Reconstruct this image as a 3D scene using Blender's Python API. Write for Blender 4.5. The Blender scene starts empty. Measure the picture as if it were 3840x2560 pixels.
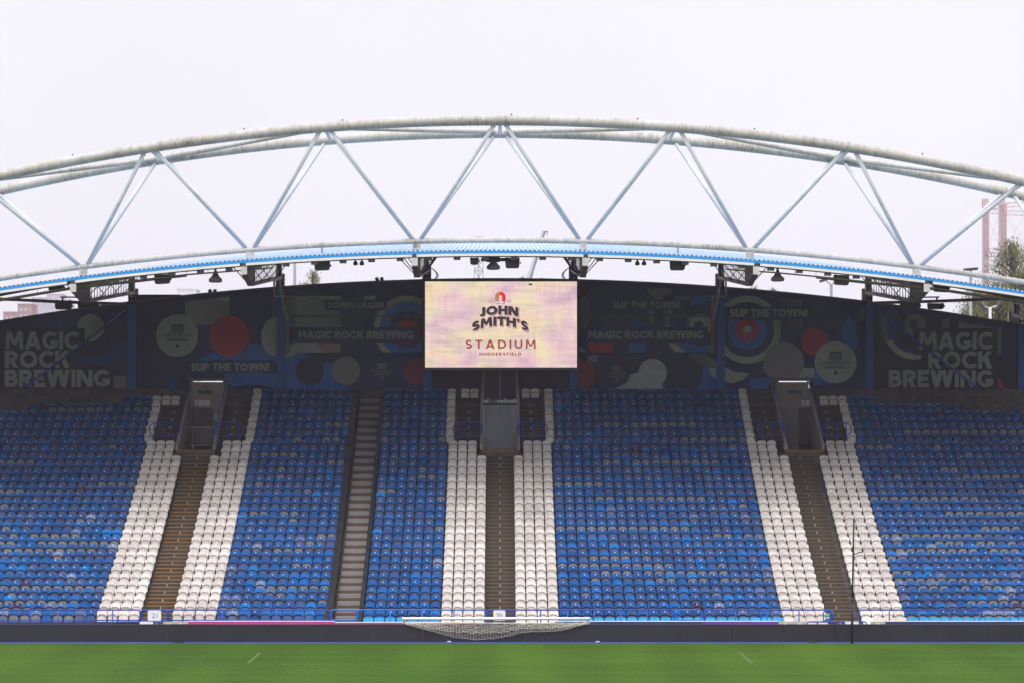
import bpy, math, random
import numpy as np
from mathutils import Vector, Matrix
R = math.radians
random.seed(7)
SC = bpy.context.scene
COL = SC.collection
CAM_D, CAM_H, F = 118.0, 7.9, 11000.0      # camera 118 m from the hoardings, 7.9 m up, focal length in photo pixels
CX, CY = 1875.0, 1670.0                    # principal point of the level view in photo pixels

# ------------------------------------------------------------------ camera, sky, sun, exposure
cam_d = bpy.data.cameras.new('camera'); cam = bpy.data.objects.new('camera', cam_d); COL.objects.link(cam)
cam.location = (0, -CAM_D, CAM_H); cam.rotation_euler = (R(90), 0, 0)
cam_d.sensor_width = 36.0; cam_d.lens = 36.0 * F / 3840.0
cam_d.shift_x = (1920 - CX) / 3840.0; cam_d.shift_y = (CY - 1280) / 3840.0
cam_d.clip_start = 1.0; cam_d.clip_end = 12000.0
SC.camera = cam
SUN_EL, SUN_AZ = R(54), R(200)             # soft bright patch of the overcast, behind the camera
W = bpy.data.worlds.new('World'); SC.world = W; W.use_nodes = True
nt = W.node_tree; nt.nodes.clear()
n_out = nt.nodes.new('ShaderNodeOutputWorld'); n_bg = nt.nodes.new('ShaderNodeBackground')
n_sky = nt.nodes.new('ShaderNodeTexSky'); n_sky.sky_type = 'NISHITA'; n_sky.sun_disc = False
n_sky.sun_elevation = SUN_EL; n_sky.sun_rotation = SUN_AZ; n_sky.dust_density = 6.0; n_sky.air_density = 1.0
n_hs = nt.nodes.new('ShaderNodeHueSaturation'); n_hs.inputs['Saturation'].default_value = 0.2
n_tc = nt.nodes.new('ShaderNodeTexCoord'); n_sep = nt.nodes.new('ShaderNodeSeparateXYZ')
n_mr = nt.nodes.new('ShaderNodeMapRange'); n_mr.inputs[1].default_value = 0.16; n_mr.inputs[2].default_value = 1.0
n_mr.inputs[3].default_value = 11.9; n_mr.inputs[4].default_value = 28.5
n_cl = nt.nodes.new('ShaderNodeMix'); n_cl.data_type = 'RGBA'; n_cl.blend_type = 'MULTIPLY'; n_cl.inputs[0].default_value = 1.0
n_cl.inputs[6].default_value = (0.962, 0.948, 1.0, 1)        # cloud deck, brighter overhead as overcast skies are
n_mx = nt.nodes.new('ShaderNodeMix'); n_mx.data_type = 'RGBA'; n_mx.inputs[0].default_value = 0.86
L = nt.links.new
L(n_tc.outputs['Generated'], n_sep.inputs[0]); L(n_sep.outputs[2], n_mr.inputs[0]); L(n_mr.outputs[0], n_cl.inputs[7])
n_cn = nt.nodes.new('ShaderNodeTexNoise'); n_cn.inputs['Scale'].default_value = 2.6; n_cn.inputs['Detail'].default_value = 4.0; n_cn.inputs['Roughness'].default_value = 0.45
n_cr = nt.nodes.new('ShaderNodeMapRange'); n_cr.inputs[1].default_value = 0.3; n_cr.inputs[2].default_value = 0.7; n_cr.inputs[3].default_value = 0.93; n_cr.inputs[4].default_value = 1.07
n_cm = nt.nodes.new('ShaderNodeMath'); n_cm.operation = 'MULTIPLY'          # slow unevenness of the cloud deck
L(n_tc.outputs['Generated'], n_cn.inputs['Vector']); L(n_cn.outputs['Fac'], n_cr.inputs[0]); L(n_mr.outputs[0], n_cm.inputs[0]); L(n_cr.outputs[0], n_cm.inputs[1]); L(n_cm.outputs[0], n_cl.inputs[7])
L(n_sky.outputs[0], n_hs.inputs['Color']); L(n_hs.outputs[0], n_mx.inputs[6]); L(n_cl.outputs[2], n_mx.inputs[7])
L(n_mx.outputs[2], n_bg.inputs[0]); n_bg.inputs[1].default_value = 0.068; L(n_bg.outputs[0], n_out.inputs[0])
sun_d = bpy.data.lights.new('sun', 'SUN'); sun = bpy.data.objects.new('sun', sun_d); COL.objects.link(sun)
sun_d.energy = 1.5; sun_d.angle = R(40); sun_d.color = (1.0, 0.96, 0.9)
sun.rotation_euler = (R(90) - SUN_EL, 0, R(-16)); sun.location = (30, -80, 60)
SC.view_settings.view_transform = 'Standard'; SC.view_settings.look = 'None'
SC.view_settings.exposure = 0.5; SC.view_settings.gamma = 1.0; SC.view_settings.use_curve_mapping = False
SC.render.engine = 'CYCLES'; SC.cycles.use_denoising = True; SC.cycles.max_bounces = 5
SC.cycles.volume_bounces = 0; SC.cycles.transparent_max_bounces = 16

# ------------------------------------------------------------------ helpers
def at(px, py, D):                         # photo pixel at a known distance -> point of the place
    s = F / D
    return Vector(((px - CX) / s, D - CAM_D, CAM_H + (CY - py) / s))
def X(px, D): return (px - CX) * D / F
def Z(py, D): return CAM_H + (CY - py) * D / F
def lerp(a, b, t): return a + (b - a) * t

class MB:
    def __init__(s): s.v = []; s.f = []
    def face(s, pts):
        n = len(s.v); s.v += [tuple(p) for p in pts]; s.f.append(tuple(range(n, n + len(pts)))); return s
    def box(s, x0, x1, y0, y1, z0, z1):
        n = len(s.v)
        s.v += [(x0,y0,z0),(x1,y0,z0),(x1,y1,z0),(x0,y1,z0),(x0,y0,z1),(x1,y0,z1),(x1,y1,z1),(x0,y1,z1)]
        s.f += [tuple(n+i for i in q) for q in ((0,3,2,1),(4,5,6,7),(0,1,5,4),(1,2,6,5),(2,3,7,6),(3,0,4,7))]
        return s
    def prism(s, poly, axis, a, b):         # poly: 2-D outline; axis 'y' -> (x,z) outline, 'x' -> (y,z) outline
        n = len(s.v); k = len(poly)
        for t in (a, b):
            for p in poly: s.v.append((p[0], t, p[1]) if axis == 'y' else (t, p[0], p[1]))
        s.f.append(tuple(range(n, n+k))); s.f.append(tuple(range(n+2*k-1, n+k-1, -1)))
        for i in range(k):
            j = (i+1) % k; s.f.append((n+i, n+k+i, n+k+j, n+j))
        return s
    def path(s, pts, r, n=8, closed=False, cap=True):
        pts = [Vector(p) for p in pts]; base = len(s.v); m = len(pts); up = None
        for i, p in enumerate(pts):
            a = pts[i-1] if (i > 0 or closed) else p
            b = pts[(i+1) % m] if (i < m-1 or closed) else p
            d = (b - a).normalized()
            if up is None:
                up = Vector((0,0,1)) if abs(d.z) < 0.9 else Vector((1,0,0))
            e1 = d.cross(up).normalized(); up = e1.cross(d).normalized()
            rr = r[i] if isinstance(r, (list, tuple)) else r
            for k in range(n):
                an = 2*math.pi*k/n
                s.v.append(tuple(p + e1*rr*math.cos(an) + up*rr*math.sin(an)))
        for i in range(m if closed else m-1):
            for k in range(n):
                a = base+i*n; b = base+((i+1) % m)*n; k2 = (k+1) % n
                s.f.append((a+k, a+k2, b+k2, b+k))
        if cap and not closed:
            s.f.append(tuple(base+k for k in range(n-1,-1,-1))); s.f.append(tuple(base+(m-1)*n+k for k in range(n)))
        return s
    def lathe(s, c, prof, n=16):
        base = len(s.v)
        for r, z in prof:
            for k in range(n):
                a = 2*math.pi*k/n; s.v.append((c[0]+r*math.cos(a), c[1]+r*math.sin(a), c[2]+z))
        for i in range(len(prof)-1):
            for k in range(n):
                a = base+i*n; b = a+n; k2 = (k+1) % n
                s.f.append((a+k, a+k2, b+k2, b+k))
        return s
    def mesh(s, name, mat, smooth=False):
        me = bpy.data.meshes.new(name); me.from_pydata(s.v, [], s.f); me.update()
        if mat: me.materials.append(mat)
        if smooth: me.polygons.foreach_set('use_smooth', [True]*len(me.polygons))
        return me
    def build(s, name, mat, parent=None, smooth=False):
        return obj(name, s.mesh(name, mat, smooth), parent)

def obj(name, me, parent=None):
    o = bpy.data.objects.new(name, me); COL.objects.link(o)
    if parent is not None:
        o.parent = parent
        if parent.parent is None: o.matrix_parent_inverse = Matrix.Translation(-parent.location)
    return o
def tag(o, label=None, cat=None, group=None, kind=None):
    if label: o['label'] = label
    if cat: o['category'] = cat
    if group: o['group'] = group
    if kind: o['kind'] = kind
    return o
def empty(name, loc, label, cat, group=None):
    o = bpy.data.objects.new(name, None); o.location = loc; o.empty_display_size = 0.3; COL.objects.link(o)
    return tag(o, label, cat, group)
ORD = ['', 'first','second','third','fourth','fifth','sixth','seventh','eighth','ninth','tenth','eleventh','twelfth','thirteenth','fourteenth','fifteenth','sixteenth','seventeenth','eighteenth','nineteenth','twentieth','twenty-first','twenty-second','twenty-third','twenty-fourth']

# ------------------------------------------------------------------ materials
def nd(t, k, **kw):
    n = t.nodes.new(k)
    for a, b in kw.items(): setattr(n, a, b)
    return n
def mat(name, col, rough=0.6, var=0.12, scale=3.0, stretch=(1,1,1), metal=0.0, col2=None, bump=0.0, emit=None, thr=(0.3,0.7), spec=0.4):
    m = bpy.data.materials.new(name); m.use_nodes = True; t = m.node_tree
    p = t.nodes['Principled BSDF']; p.inputs['Roughness'].default_value = rough; p.inputs['Metallic'].default_value = metal
    p.inputs['Specular IOR Level'].default_value = spec
    tc = nd(t, 'ShaderNodeTexCoord'); mp = nd(t, 'ShaderNodeMapping'); mp.inputs['Scale'].default_value = stretch
    nz = nd(t, 'ShaderNodeTexNoise'); nz.inputs['Scale'].default_value = scale; nz.inputs['Detail'].default_value = 5
    t.links.new(tc.outputs['Object'], mp.inputs[0]); t.links.new(mp.outputs[0], nz.inputs['Vector'])
    rp = nd(t, 'ShaderNodeValToRGB'); rp.color_ramp.elements[0].position = thr[0]; rp.color_ramp.elements[1].position = thr[1]
    c2 = col2 or tuple(min(1, c*(1+var)) for c in col); c1 = col if col2 else tuple(c*(1-var) for c in col)
    rp.color_ramp.elements[0].color = (*c1, 1); rp.color_ramp.elements[1].color = (*c2, 1)
    t.links.new(nz.outputs['Fac'], rp.inputs[0]); t.links.new(rp.outputs[0], p.inputs['Base Color'])
    if bump:
        b = nd(t, 'ShaderNodeBump'); b.inputs['Strength'].default_value = bump; b.inputs['Distance'].default_value = 0.02
        t.links.new(nz.outputs['Fac'], b.inputs['Height']); t.links.new(b.outputs[0], p.inputs['Normal'])
    if emit is not None:
        t.links.new(rp.outputs[0], p.inputs['Emission Color']); p.inputs['Emission Strength'].default_value = emit
    return m
def seat_mat(name, attr):
    m = bpy.data.materials.new(name); m.use_nodes = True; t = m.node_tree; p = t.nodes['Principled BSDF']
    if attr:
        c = nd(t, 'ShaderNodeAttribute', attribute_name='Col'); co = c.outputs['Color']
    else:
        c = nd(t, 'ShaderNodeObjectInfo'); co = c.outputs['Color']
    g = nd(t, 'ShaderNodeNewGeometry')
    nz = nd(t, 'ShaderNodeTexNoise'); nz.inputs['Scale'].default_value = 9; nz.inputs['Detail'].default_value = 4
    mp = nd(t, 'ShaderNodeMapping'); mp.inputs['Scale'].default_value = (1.6, 1, 0.5)
    t.links.new(g.outputs['Position'], mp.inputs[0]); t.links.new(mp.outputs[0], nz.inputs['Vector'])
    mr = nd(t, 'ShaderNodeMapRange'); mr.inputs[1].default_value = 0.35; mr.inputs[2].default_value = 0.7; mr.inputs[3].default_value = 0.86; mr.inputs[4].default_value = 1.1
    t.links.new(nz.outputs['Fac'], mr.inputs[0])
    mu = nd(t, 'ShaderNodeMix', data_type='RGBA', blend_type='MULTIPLY'); mu.inputs[0].default_value = 1
    t.links.new(co, mu.inputs[6]); t.links.new(mr.outputs[0], mu.inputs[7])
    n2 = nd(t, 'ShaderNodeTexNoise'); n2.inputs['Scale'].default_value = 0.55; n2.inputs['Detail'].default_value = 3; t.links.new(g.outputs['Position'], n2.inputs['Vector'])
    m2 = nd(t, 'ShaderNodeMapRange'); m2.inputs[1].default_value = 0.32; m2.inputs[2].default_value = 0.68; m2.inputs[3].default_value = 0.84; m2.inputs[4].default_value = 1.12
    t.links.new(n2.outputs['Fac'], m2.inputs[0]); mv = nd(t, 'ShaderNodeMix', data_type='RGBA', blend_type='MULTIPLY'); mv.inputs[0].default_value = 1
    t.links.new(mu.outputs[2], mv.inputs[6]); t.links.new(m2.outputs[0], mv.inputs[7]); t.links.new(mv.outputs[2], p.inputs['Base Color'])
    p.inputs['Roughness'].default_value = 0.5; p.inputs['Specular IOR Level'].default_value = 0.22
    return m
MT = {}
MT['seat'] = seat_mat('seat_plastic', False); MT['seat_rest'] = seat_mat('seat_plastic_rest', True)
MT['frame_dark'] = mat('dark_seat_frame', (0.008,0.008,0.012), 0.5)
MT['disc'] = mat('number_disc_white', (0.85,0.85,0.85), 0.4, 0.03)
MT['concrete'] = mat('terrace_concrete', (0.115,0.10,0.088), 0.85, 0.35, 2.5, bump=0.2)
MT['step'] = mat('aisle_step_concrete', (0.070,0.055,0.043), 0.85, 0.45, 4.0, stretch=(1,1,3), bump=0.2)
MT['nosing'] = mat('worn_orange_nosing', (0.12,0.085,0.05), 0.8, scale=7, col2=(0.55,0.26,0.045), thr=(0.42,0.62))
MT['nosing_b'] = mat('strong_orange_nosing', (0.30,0.15,0.03), 0.8, scale=4, col2=(0.55,0.27,0.05))
MT['nosing_c'] = mat('faded_nosing', (0.10,0.075,0.05), 0.8, scale=6, col2=(0.36,0.21,0.08), thr=(0.40,0.66))
MT['letter'] = mat('row_letter_white', (0.48,0.46,0.42), 0.7, 0.3, 20)
MT['concrete_pale'] = mat('pale_rendered_wall', (0.33,0.30,0.275), 0.85, 0.2, 1.2, stretch=(1,1,0.5), bump=0.1)  # lightened to stand for the daylight inside the doorways
MT['concrete_cream'] = mat('cream_pier', (0.42,0.40,0.34), 0.8, 0.12, 2)
MT['wood'] = mat('brown_timber_edge', (0.095,0.064,0.042), 0.8, 0.4, 5, stretch=(0.6,1,4), bump=0.2)
MT['blue_col'] = mat('blue_column_paint', (0.04,0.14,0.50), 0.5, 0.12, 1.5)
MT['rail'] = mat('royal_blue_rail', (0.015,0.065,0.42), 0.35, 0.1, 2)
MT['rail_b'] = mat('bright_blue_rail', (0.01,0.14,0.58), 0.35, 0.1, 2)
MT['rail_dark'] = mat('deep_blue_guard_rail', (0.025,0.06,0.42), 0.4, 0.1, 2)
MT['black'] = mat('black_metal', (0.015,0.016,0.02), 0.55, 0.2, 3)
MT['dark'] = mat('dark_grey_fitting', (0.05,0.048,0.06), 0.5, 0.15, 3)
MT['dark_w'] = mat('warm_dark_steel', (0.15,0.135,0.145), 0.6, 0.2, 3)
MT['girder'] = mat('girder_grey_paint', (0.40,0.37,0.38), 0.6, 0.18, 2)
MT['girder_light'] = mat('girder_nose_grey', (0.50,0.50,0.48), 0.6, 0.1, 2)
MT['led'] = mat('led_board_black', (0.024,0.023,0.029), 0.45, 0.16, 1.3, stretch=(0.4,1,1.0), spec=0.35)
MT['white'] = mat('white_paint', (0.82,0.82,0.84), 0.35, 0.04, 2)
MT['white_sign'] = mat('white_sign_sheet', (0.80,0.80,0.84), 0.5, 0.04, 3)
MT['sign_blue'] = mat('sign_blue_print', (0.02,0.08,0.42), 0.5, 0.03)
MT['grey_box'] = mat('grey_cabinet', (0.45,0.43,0.42), 0.6, 0.08, 3)
MT['pink'] = mat('magenta_board', (0.62,0.045,0.27), 0.45, 0.05, 1)
MT['navy'] = mat('navy_board', (0.03,0.045,0.16), 0.45, 0.1, 1)
MT['purple'] = mat('purple_board', (0.16,0.04,0.42), 0.45, 0.1, 0.8)
MT['net'] = mat('cream_net_cord', (0.56,0.53,0.46), 0.8, 0.1, 5)
MT['net_black'] = mat('black_net_cord', (0.05,0.05,0.06), 0.8, 0.1, 5)
MT['fascia'] = mat('bright_blue_fascia', (0.018,0.25,0.60), 0.35, 0.05, 0.6, stretch=(1,1,1))
MT['gutter'] = mat('cream_gutter', (0.72,0.70,0.68), 0.5, 0.1, 3, stretch=(0.5,1,4))
MT['sheet'] = mat('weathered_blue_roof_sheet', (0.22,0.36,0.55), 0.45, 0.15, 1.2, stretch=(3,0.6,1), col2=(0.40,0.51,0.63))
MT['closure'] = mat('rib_closure_dark', (0.05,0.04,0.05), 0.8)
MT['mesh_step'] = mat('grey_step_grating', (0.25,0.245,0.25), 0.6, 0.3, 30, stretch=(1,0.1,0.1))
MT['hazard'] = mat('orange_worn_edge', (0.26,0.14,0.05), 0.8, 0.3, 4)
MT['sheet_grey'] = mat('grey_tarpaulin', (0.21,0.22,0.26), 0.6, 0.16, 1.4, stretch=(2,1,0.6), bump=0.15)
MT['green'] = mat('green_exit_sign', (0.02,0.10,0.07), 0.5, 0.1)
MT['green_b'] = mat('bright_green_notice', (0.02,0.35,0.17), 0.5, 0.06)
MT['cream_beam'] = mat('cream_lintel', (0.32,0.27,0.17), 0.7, 0.25, 5)
MT['steel'] = mat('galvanised_steel', (0.55,0.55,0.56), 0.4, 0.1, 5, metal=0.3)
MT['pole_grey'] = mat('grey_lamp_post', (0.24,0.24,0.28), 0.5, 0.1)
MT['bark'] = mat('bark', (0.10,0.085,0.065), 0.9, 0.3, 4)
MT['leaf'] = mat('pale_birch_leaf', (0.10,0.115,0.045), 0.7, 0.4, 1.3, col2=(0.19,0.19,0.09))
MT['leaf2'] = mat('willow_leaf', (0.06,0.085,0.025), 0.7, 0.4, 0.9, col2=(0.17,0.18,0.06))
MT['gas'] = mat('haze_paled_gasholder_red', (0.50,0.34,0.35), 0.7, 0.1, 0.5)  # red lightened to paint the haze lying over the distance
MT['crane'] = mat('pale_grey_boom', (0.40,0.42,0.45), 0.5, 0.08, 1)
MT['brick_far'] = mat('far_brick', (0.33,0.20,0.17), 0.85, 0.12, 0.2)
MT['brick_far2'] = mat('far_pale_cladding', (0.46,0.42,0.46), 0.85, 0.1, 0.2)
MT['far_white'] = mat('far_white_cladding', (0.68,0.65,0.65), 0.8, 0.05, 0.2)
MT['far_glass'] = mat('far_window', (0.5,0.48,0.54), 0.3, 0.1)
MT['bottle'] = mat('clear_plastic_bottle', (0.55,0.53,0.68), 0.2, 0.1)

def truss_paint():
    m = bpy.data.materials.new('weathered_white_truss_paint'); m.use_nodes = True; t = m.node_tree; p = t.nodes['Principled BSDF']
    g = nd(t, 'ShaderNodeTexCoord'); mp = nd(t, 'ShaderNodeMapping'); mp.inputs['Scale'].default_value = (3.2, 0.6, 0.5)
    n1 = nd(t, 'ShaderNodeTexNoise'); n1.inputs['Scale'].default_value = 1.5; n1.inputs['Detail'].default_value = 8; n1.inputs['Roughness'].default_value = 0.75
    n2 = nd(t, 'ShaderNodeTexNoise'); n2.inputs['Scale'].default_value = 0.35; n2.inputs['Detail'].default_value = 3
    mp2 = nd(t, 'ShaderNodeMapping'); mp2.inputs['Scale'].default_value = (7, 1, 2)
    n3 = nd(t, 'ShaderNodeTexNoise'); n3.inputs['Scale'].default_value = 2.2; n3.inputs['Detail'].default_value = 6
    for a in (mp, mp2): t.links.new(g.outputs['Object'], a.inputs[0])
    t.links.new(mp.outputs[0], n1.inputs['Vector']); t.links.new(g.outputs['Object'], n2.inputs['Vector']); t.links.new(mp2.outputs[0], n3.inputs['Vector'])
    ad = nd(t, 'ShaderNodeMath', operation='ADD'); t.links.new(n1.outputs['Fac'], ad.inputs[0]); t.links.new(n2.outputs['Fac'], ad.inputs[1])
    ad2 = nd(t, 'ShaderNodeMath', operation='ADD'); t.links.new(ad.outputs[0], ad2.inputs[0]); t.links.new(n3.outputs['Fac'], ad2.inputs[1])
    # algae and soot gather along the flanks of the tubes, where rain runs off
    rp = nd(t, 'ShaderNodeValToRGB'); e = rp.color_ramp.elements
    e[0].position = 0.36; e[0].color = (0.16,0.15,0.12,1); e[1].position = 0.56; e[1].color = (0.47,0.465,0.46,1)
    el = e.new(0.45); el.color = (0.345,0.335,0.30,1)
    dv = nd(t, 'ShaderNodeMath', operation='DIVIDE'); dv.inputs[1].default_value = 3.0
    t.links.new(ad2.outputs[0], dv.inputs[0]); t.links.new(dv.outputs[0], rp.inputs[0]); t.links.new(rp.outputs[0], p.inputs['Base Color'])
    p.inputs['Roughness'].default_value = 0.55
    return m
MT['truss'] = truss_paint()
MT['brace'] = mat('pale_blue_white_brace', (0.44,0.49,0.56), 0.5, 0.1, 1.2, col2=(0.60,0.62,0.64))

def brick_mat():
    m = bpy.data.materials.new('grey_purple_brick'); m.use_nodes = True; t = m.node_tree; p = t.nodes['Principled BSDF']
    tc = nd(t, 'ShaderNodeTexCoord'); sx = nd(t, 'ShaderNodeSeparateXYZ'); cx = nd(t, 'ShaderNodeCombineXYZ')
    t.links.new(tc.outputs['Object'], sx.inputs[0]); t.links.new(sx.outputs[0], cx.inputs[0]); t.links.new(sx.outputs[2], cx.inputs[1])
    b = nd(t, 'ShaderNodeTexBrick'); b.inputs['Scale'].default_value = 1.0; b.inputs['Brick Width'].default_value = 0.23; b.inputs['Row Height'].default_value = 0.09
    b.inputs['Mortar Size'].default_value = 0.012
    b.inputs['Color1'].default_value = (0.24,0.20,0.23,1); b.inputs['Color2'].default_value = (0.30,0.25,0.28,1); b.inputs['Mortar'].default_value = (0.50,0.47,0.50,1)  # brick tones lifted to stand for light inside the doorways
    t.links.new(cx.outputs[0], b.inputs['Vector']); t.links.new(b.outputs['Color'], p.inputs['Base Color']); p.inputs['Roughness'].default_value = 0.85
    return m
MT['brick'] = brick_mat()

def grass_mat():
    m = bpy.data.materials.new('mown_turf'); m.use_nodes = True; t = m.node_tree; p = t.nodes['Principled BSDF']
    tc = nd(t, 'ShaderNodeTexCoord')
    def noise(sc, scale, det):
        mp = nd(t, 'ShaderNodeMapping'); mp.inputs['Scale'].default_value = scale
        n = nd(t, 'ShaderNodeTexNoise'); n.inputs['Scale'].default_value = sc; n.inputs['Detail'].default_value = det; n.inputs['Roughness'].default_value = 0.6
        t.links.new(tc.outputs['Object'], mp.inputs[0]); t.links.new(mp.outputs[0], n.inputs['Vector']); return n.outputs['Fac']
    big = noise(0.12, (1,0.5,1), 2); fine = noise(7, (2.0,0.22,1), 5); streak = noise(1.6, (0.05,1.3,1), 6)
    rp = nd(t, 'ShaderNodeValToRGB'); e = rp.color_ramp.elements
    e[0].position = 0.38; e[0].color = (0.016,0.052,0.002,1); e[1].position = 0.62; e[1].color = (0.056,0.114,0.004,1)
    a = nd(t, 'ShaderNodeMix', data_type='FLOAT'); a.inputs[0].default_value = 0.62; t.links.new(big, a.inputs[2]); t.links.new(fine, a.inputs[3])
    b = nd(t, 'ShaderNodeMix', data_type='FLOAT'); b.inputs[0].default_value = 0.28; t.links.new(a.outputs[0], b.inputs[2]); t.links.new(streak, b.inputs[3])
    t.links.new(b.outputs[0], rp.inputs[0])
    # mowing bands run up the pitch
    sx = nd(t, 'ShaderNodeSeparateXYZ'); t.links.new(tc.outputs['Object'], sx.inputs[0])
    wv = nd(t, 'ShaderNodeMath', operation='SINE'); ml = nd(t, 'ShaderNodeMath', operation='MULTIPLY'); ml.inputs[1].default_value = math.pi/1.9
    t.links.new(sx.outputs[0], ml.inputs[0]); t.links.new(ml.outputs[0], wv.inputs[0])
    mr = nd(t, 'ShaderNodeMapRange'); mr.inputs[1].default_value = -0.5; mr.inputs[2].default_value = 0.5; mr.inputs[3].default_value = 0.94; mr.inputs[4].default_value = 1.06
    t.links.new(wv.outputs[0], mr.inputs[0])
    mu = nd(t, 'ShaderNodeMix', data_type='RGBA', blend_type='MULTIPLY'); mu.inputs[0].default_value = 1
    t.links.new(rp.outputs[0], mu.inputs[6]); t.links.new(mr.outputs[0], mu.inputs[7])
    lines = noise(1.0, (0.012,1.9,1), 8)      # long thin pale traces left by the mower across the pitch
    lr = nd(t, 'ShaderNodeMapRange'); lr.inputs[1].default_value = 0.57; lr.inputs[2].default_value = 0.66; lr.inputs[3].default_value = 0.0; lr.inputs[4].default_value = 0.55
    t.links.new(lines, lr.inputs[0])
    lm = nd(t, 'ShaderNodeMix', data_type='RGBA'); lm.inputs[7].default_value = (0.115,0.17,0.03,1)
    t.links.new(lr.outputs[0], lm.inputs[0]); t.links.new(mu.outputs[2], lm.inputs[6]); t.links.new(lm.outputs[2], p.inputs['Base Color'])
    p.inputs['Roughness'].default_value = 0.9; p.inputs['Specular IOR Level'].default_value = 0.1
    bp = nd(t, 'ShaderNodeBump'); bp.inputs['Strength'].default_value = 0.5; bp.inputs['Distance'].default_value = 0.03
    t.links.new(fine, bp.inputs['Height']); t.links.new(bp.outputs[0], p.inputs['Normal'])
    return m
MT['grass'] = grass_mat()
MT['mark'] = mat('worn_white_line_paint', (0.035,0.09,0.008), 0.9, scale=9, col2=(0.09,0.15,0.045), thr=(0.3,0.65))
MT['ground'] = mat('far_ground', (0.10,0.10,0.08), 0.9, 0.2, 0.05)
MT['track'] = mat('perimeter_concrete', (0.14,0.13,0.13), 0.9, 0.2, 1)
MT['strip'] = mat('blue_edge_matting', (0.035,0.07,0.33), 0.8, 0.15, 3)

# ------------------------------------------------------------------ text
_fcache = {}
def text_mesh(body, bold=0.02, space=1.0):
    key = (body, bold, space)
    if key in _fcache: return _fcache[key]
    c = bpy.data.curves.new('t', 'FONT'); c.body = body; c.size = 1.0; c.offset = bold; c.space_character = space; c.resolution_u = 3
    o = bpy.data.objects.new('t', c); COL.objects.link(o)
    dg = bpy.context.evaluated_depsgraph_get(); me = o.evaluated_get(dg).to_mesh()
    V = [(v.co.x, v.co.y) for v in me.vertices]; Fc = [tuple(p.vertices) for p in me.polygons]
    o.evaluated_get(dg).to_mesh_clear(); bpy.data.objects.remove(o); bpy.data.curves.remove(c)
    xs = [v[0] for v in V]; ys = [v[1] for v in V]
    x0, x1, y0, y1 = min(xs), max(xs), min(ys), max(ys)
    V = [((v[0]-x0)/(x1-x0), (v[1]-y0)/(y1-y0)) for v in V]
    _fcache[key] = (V, Fc); return V, Fc
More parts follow.
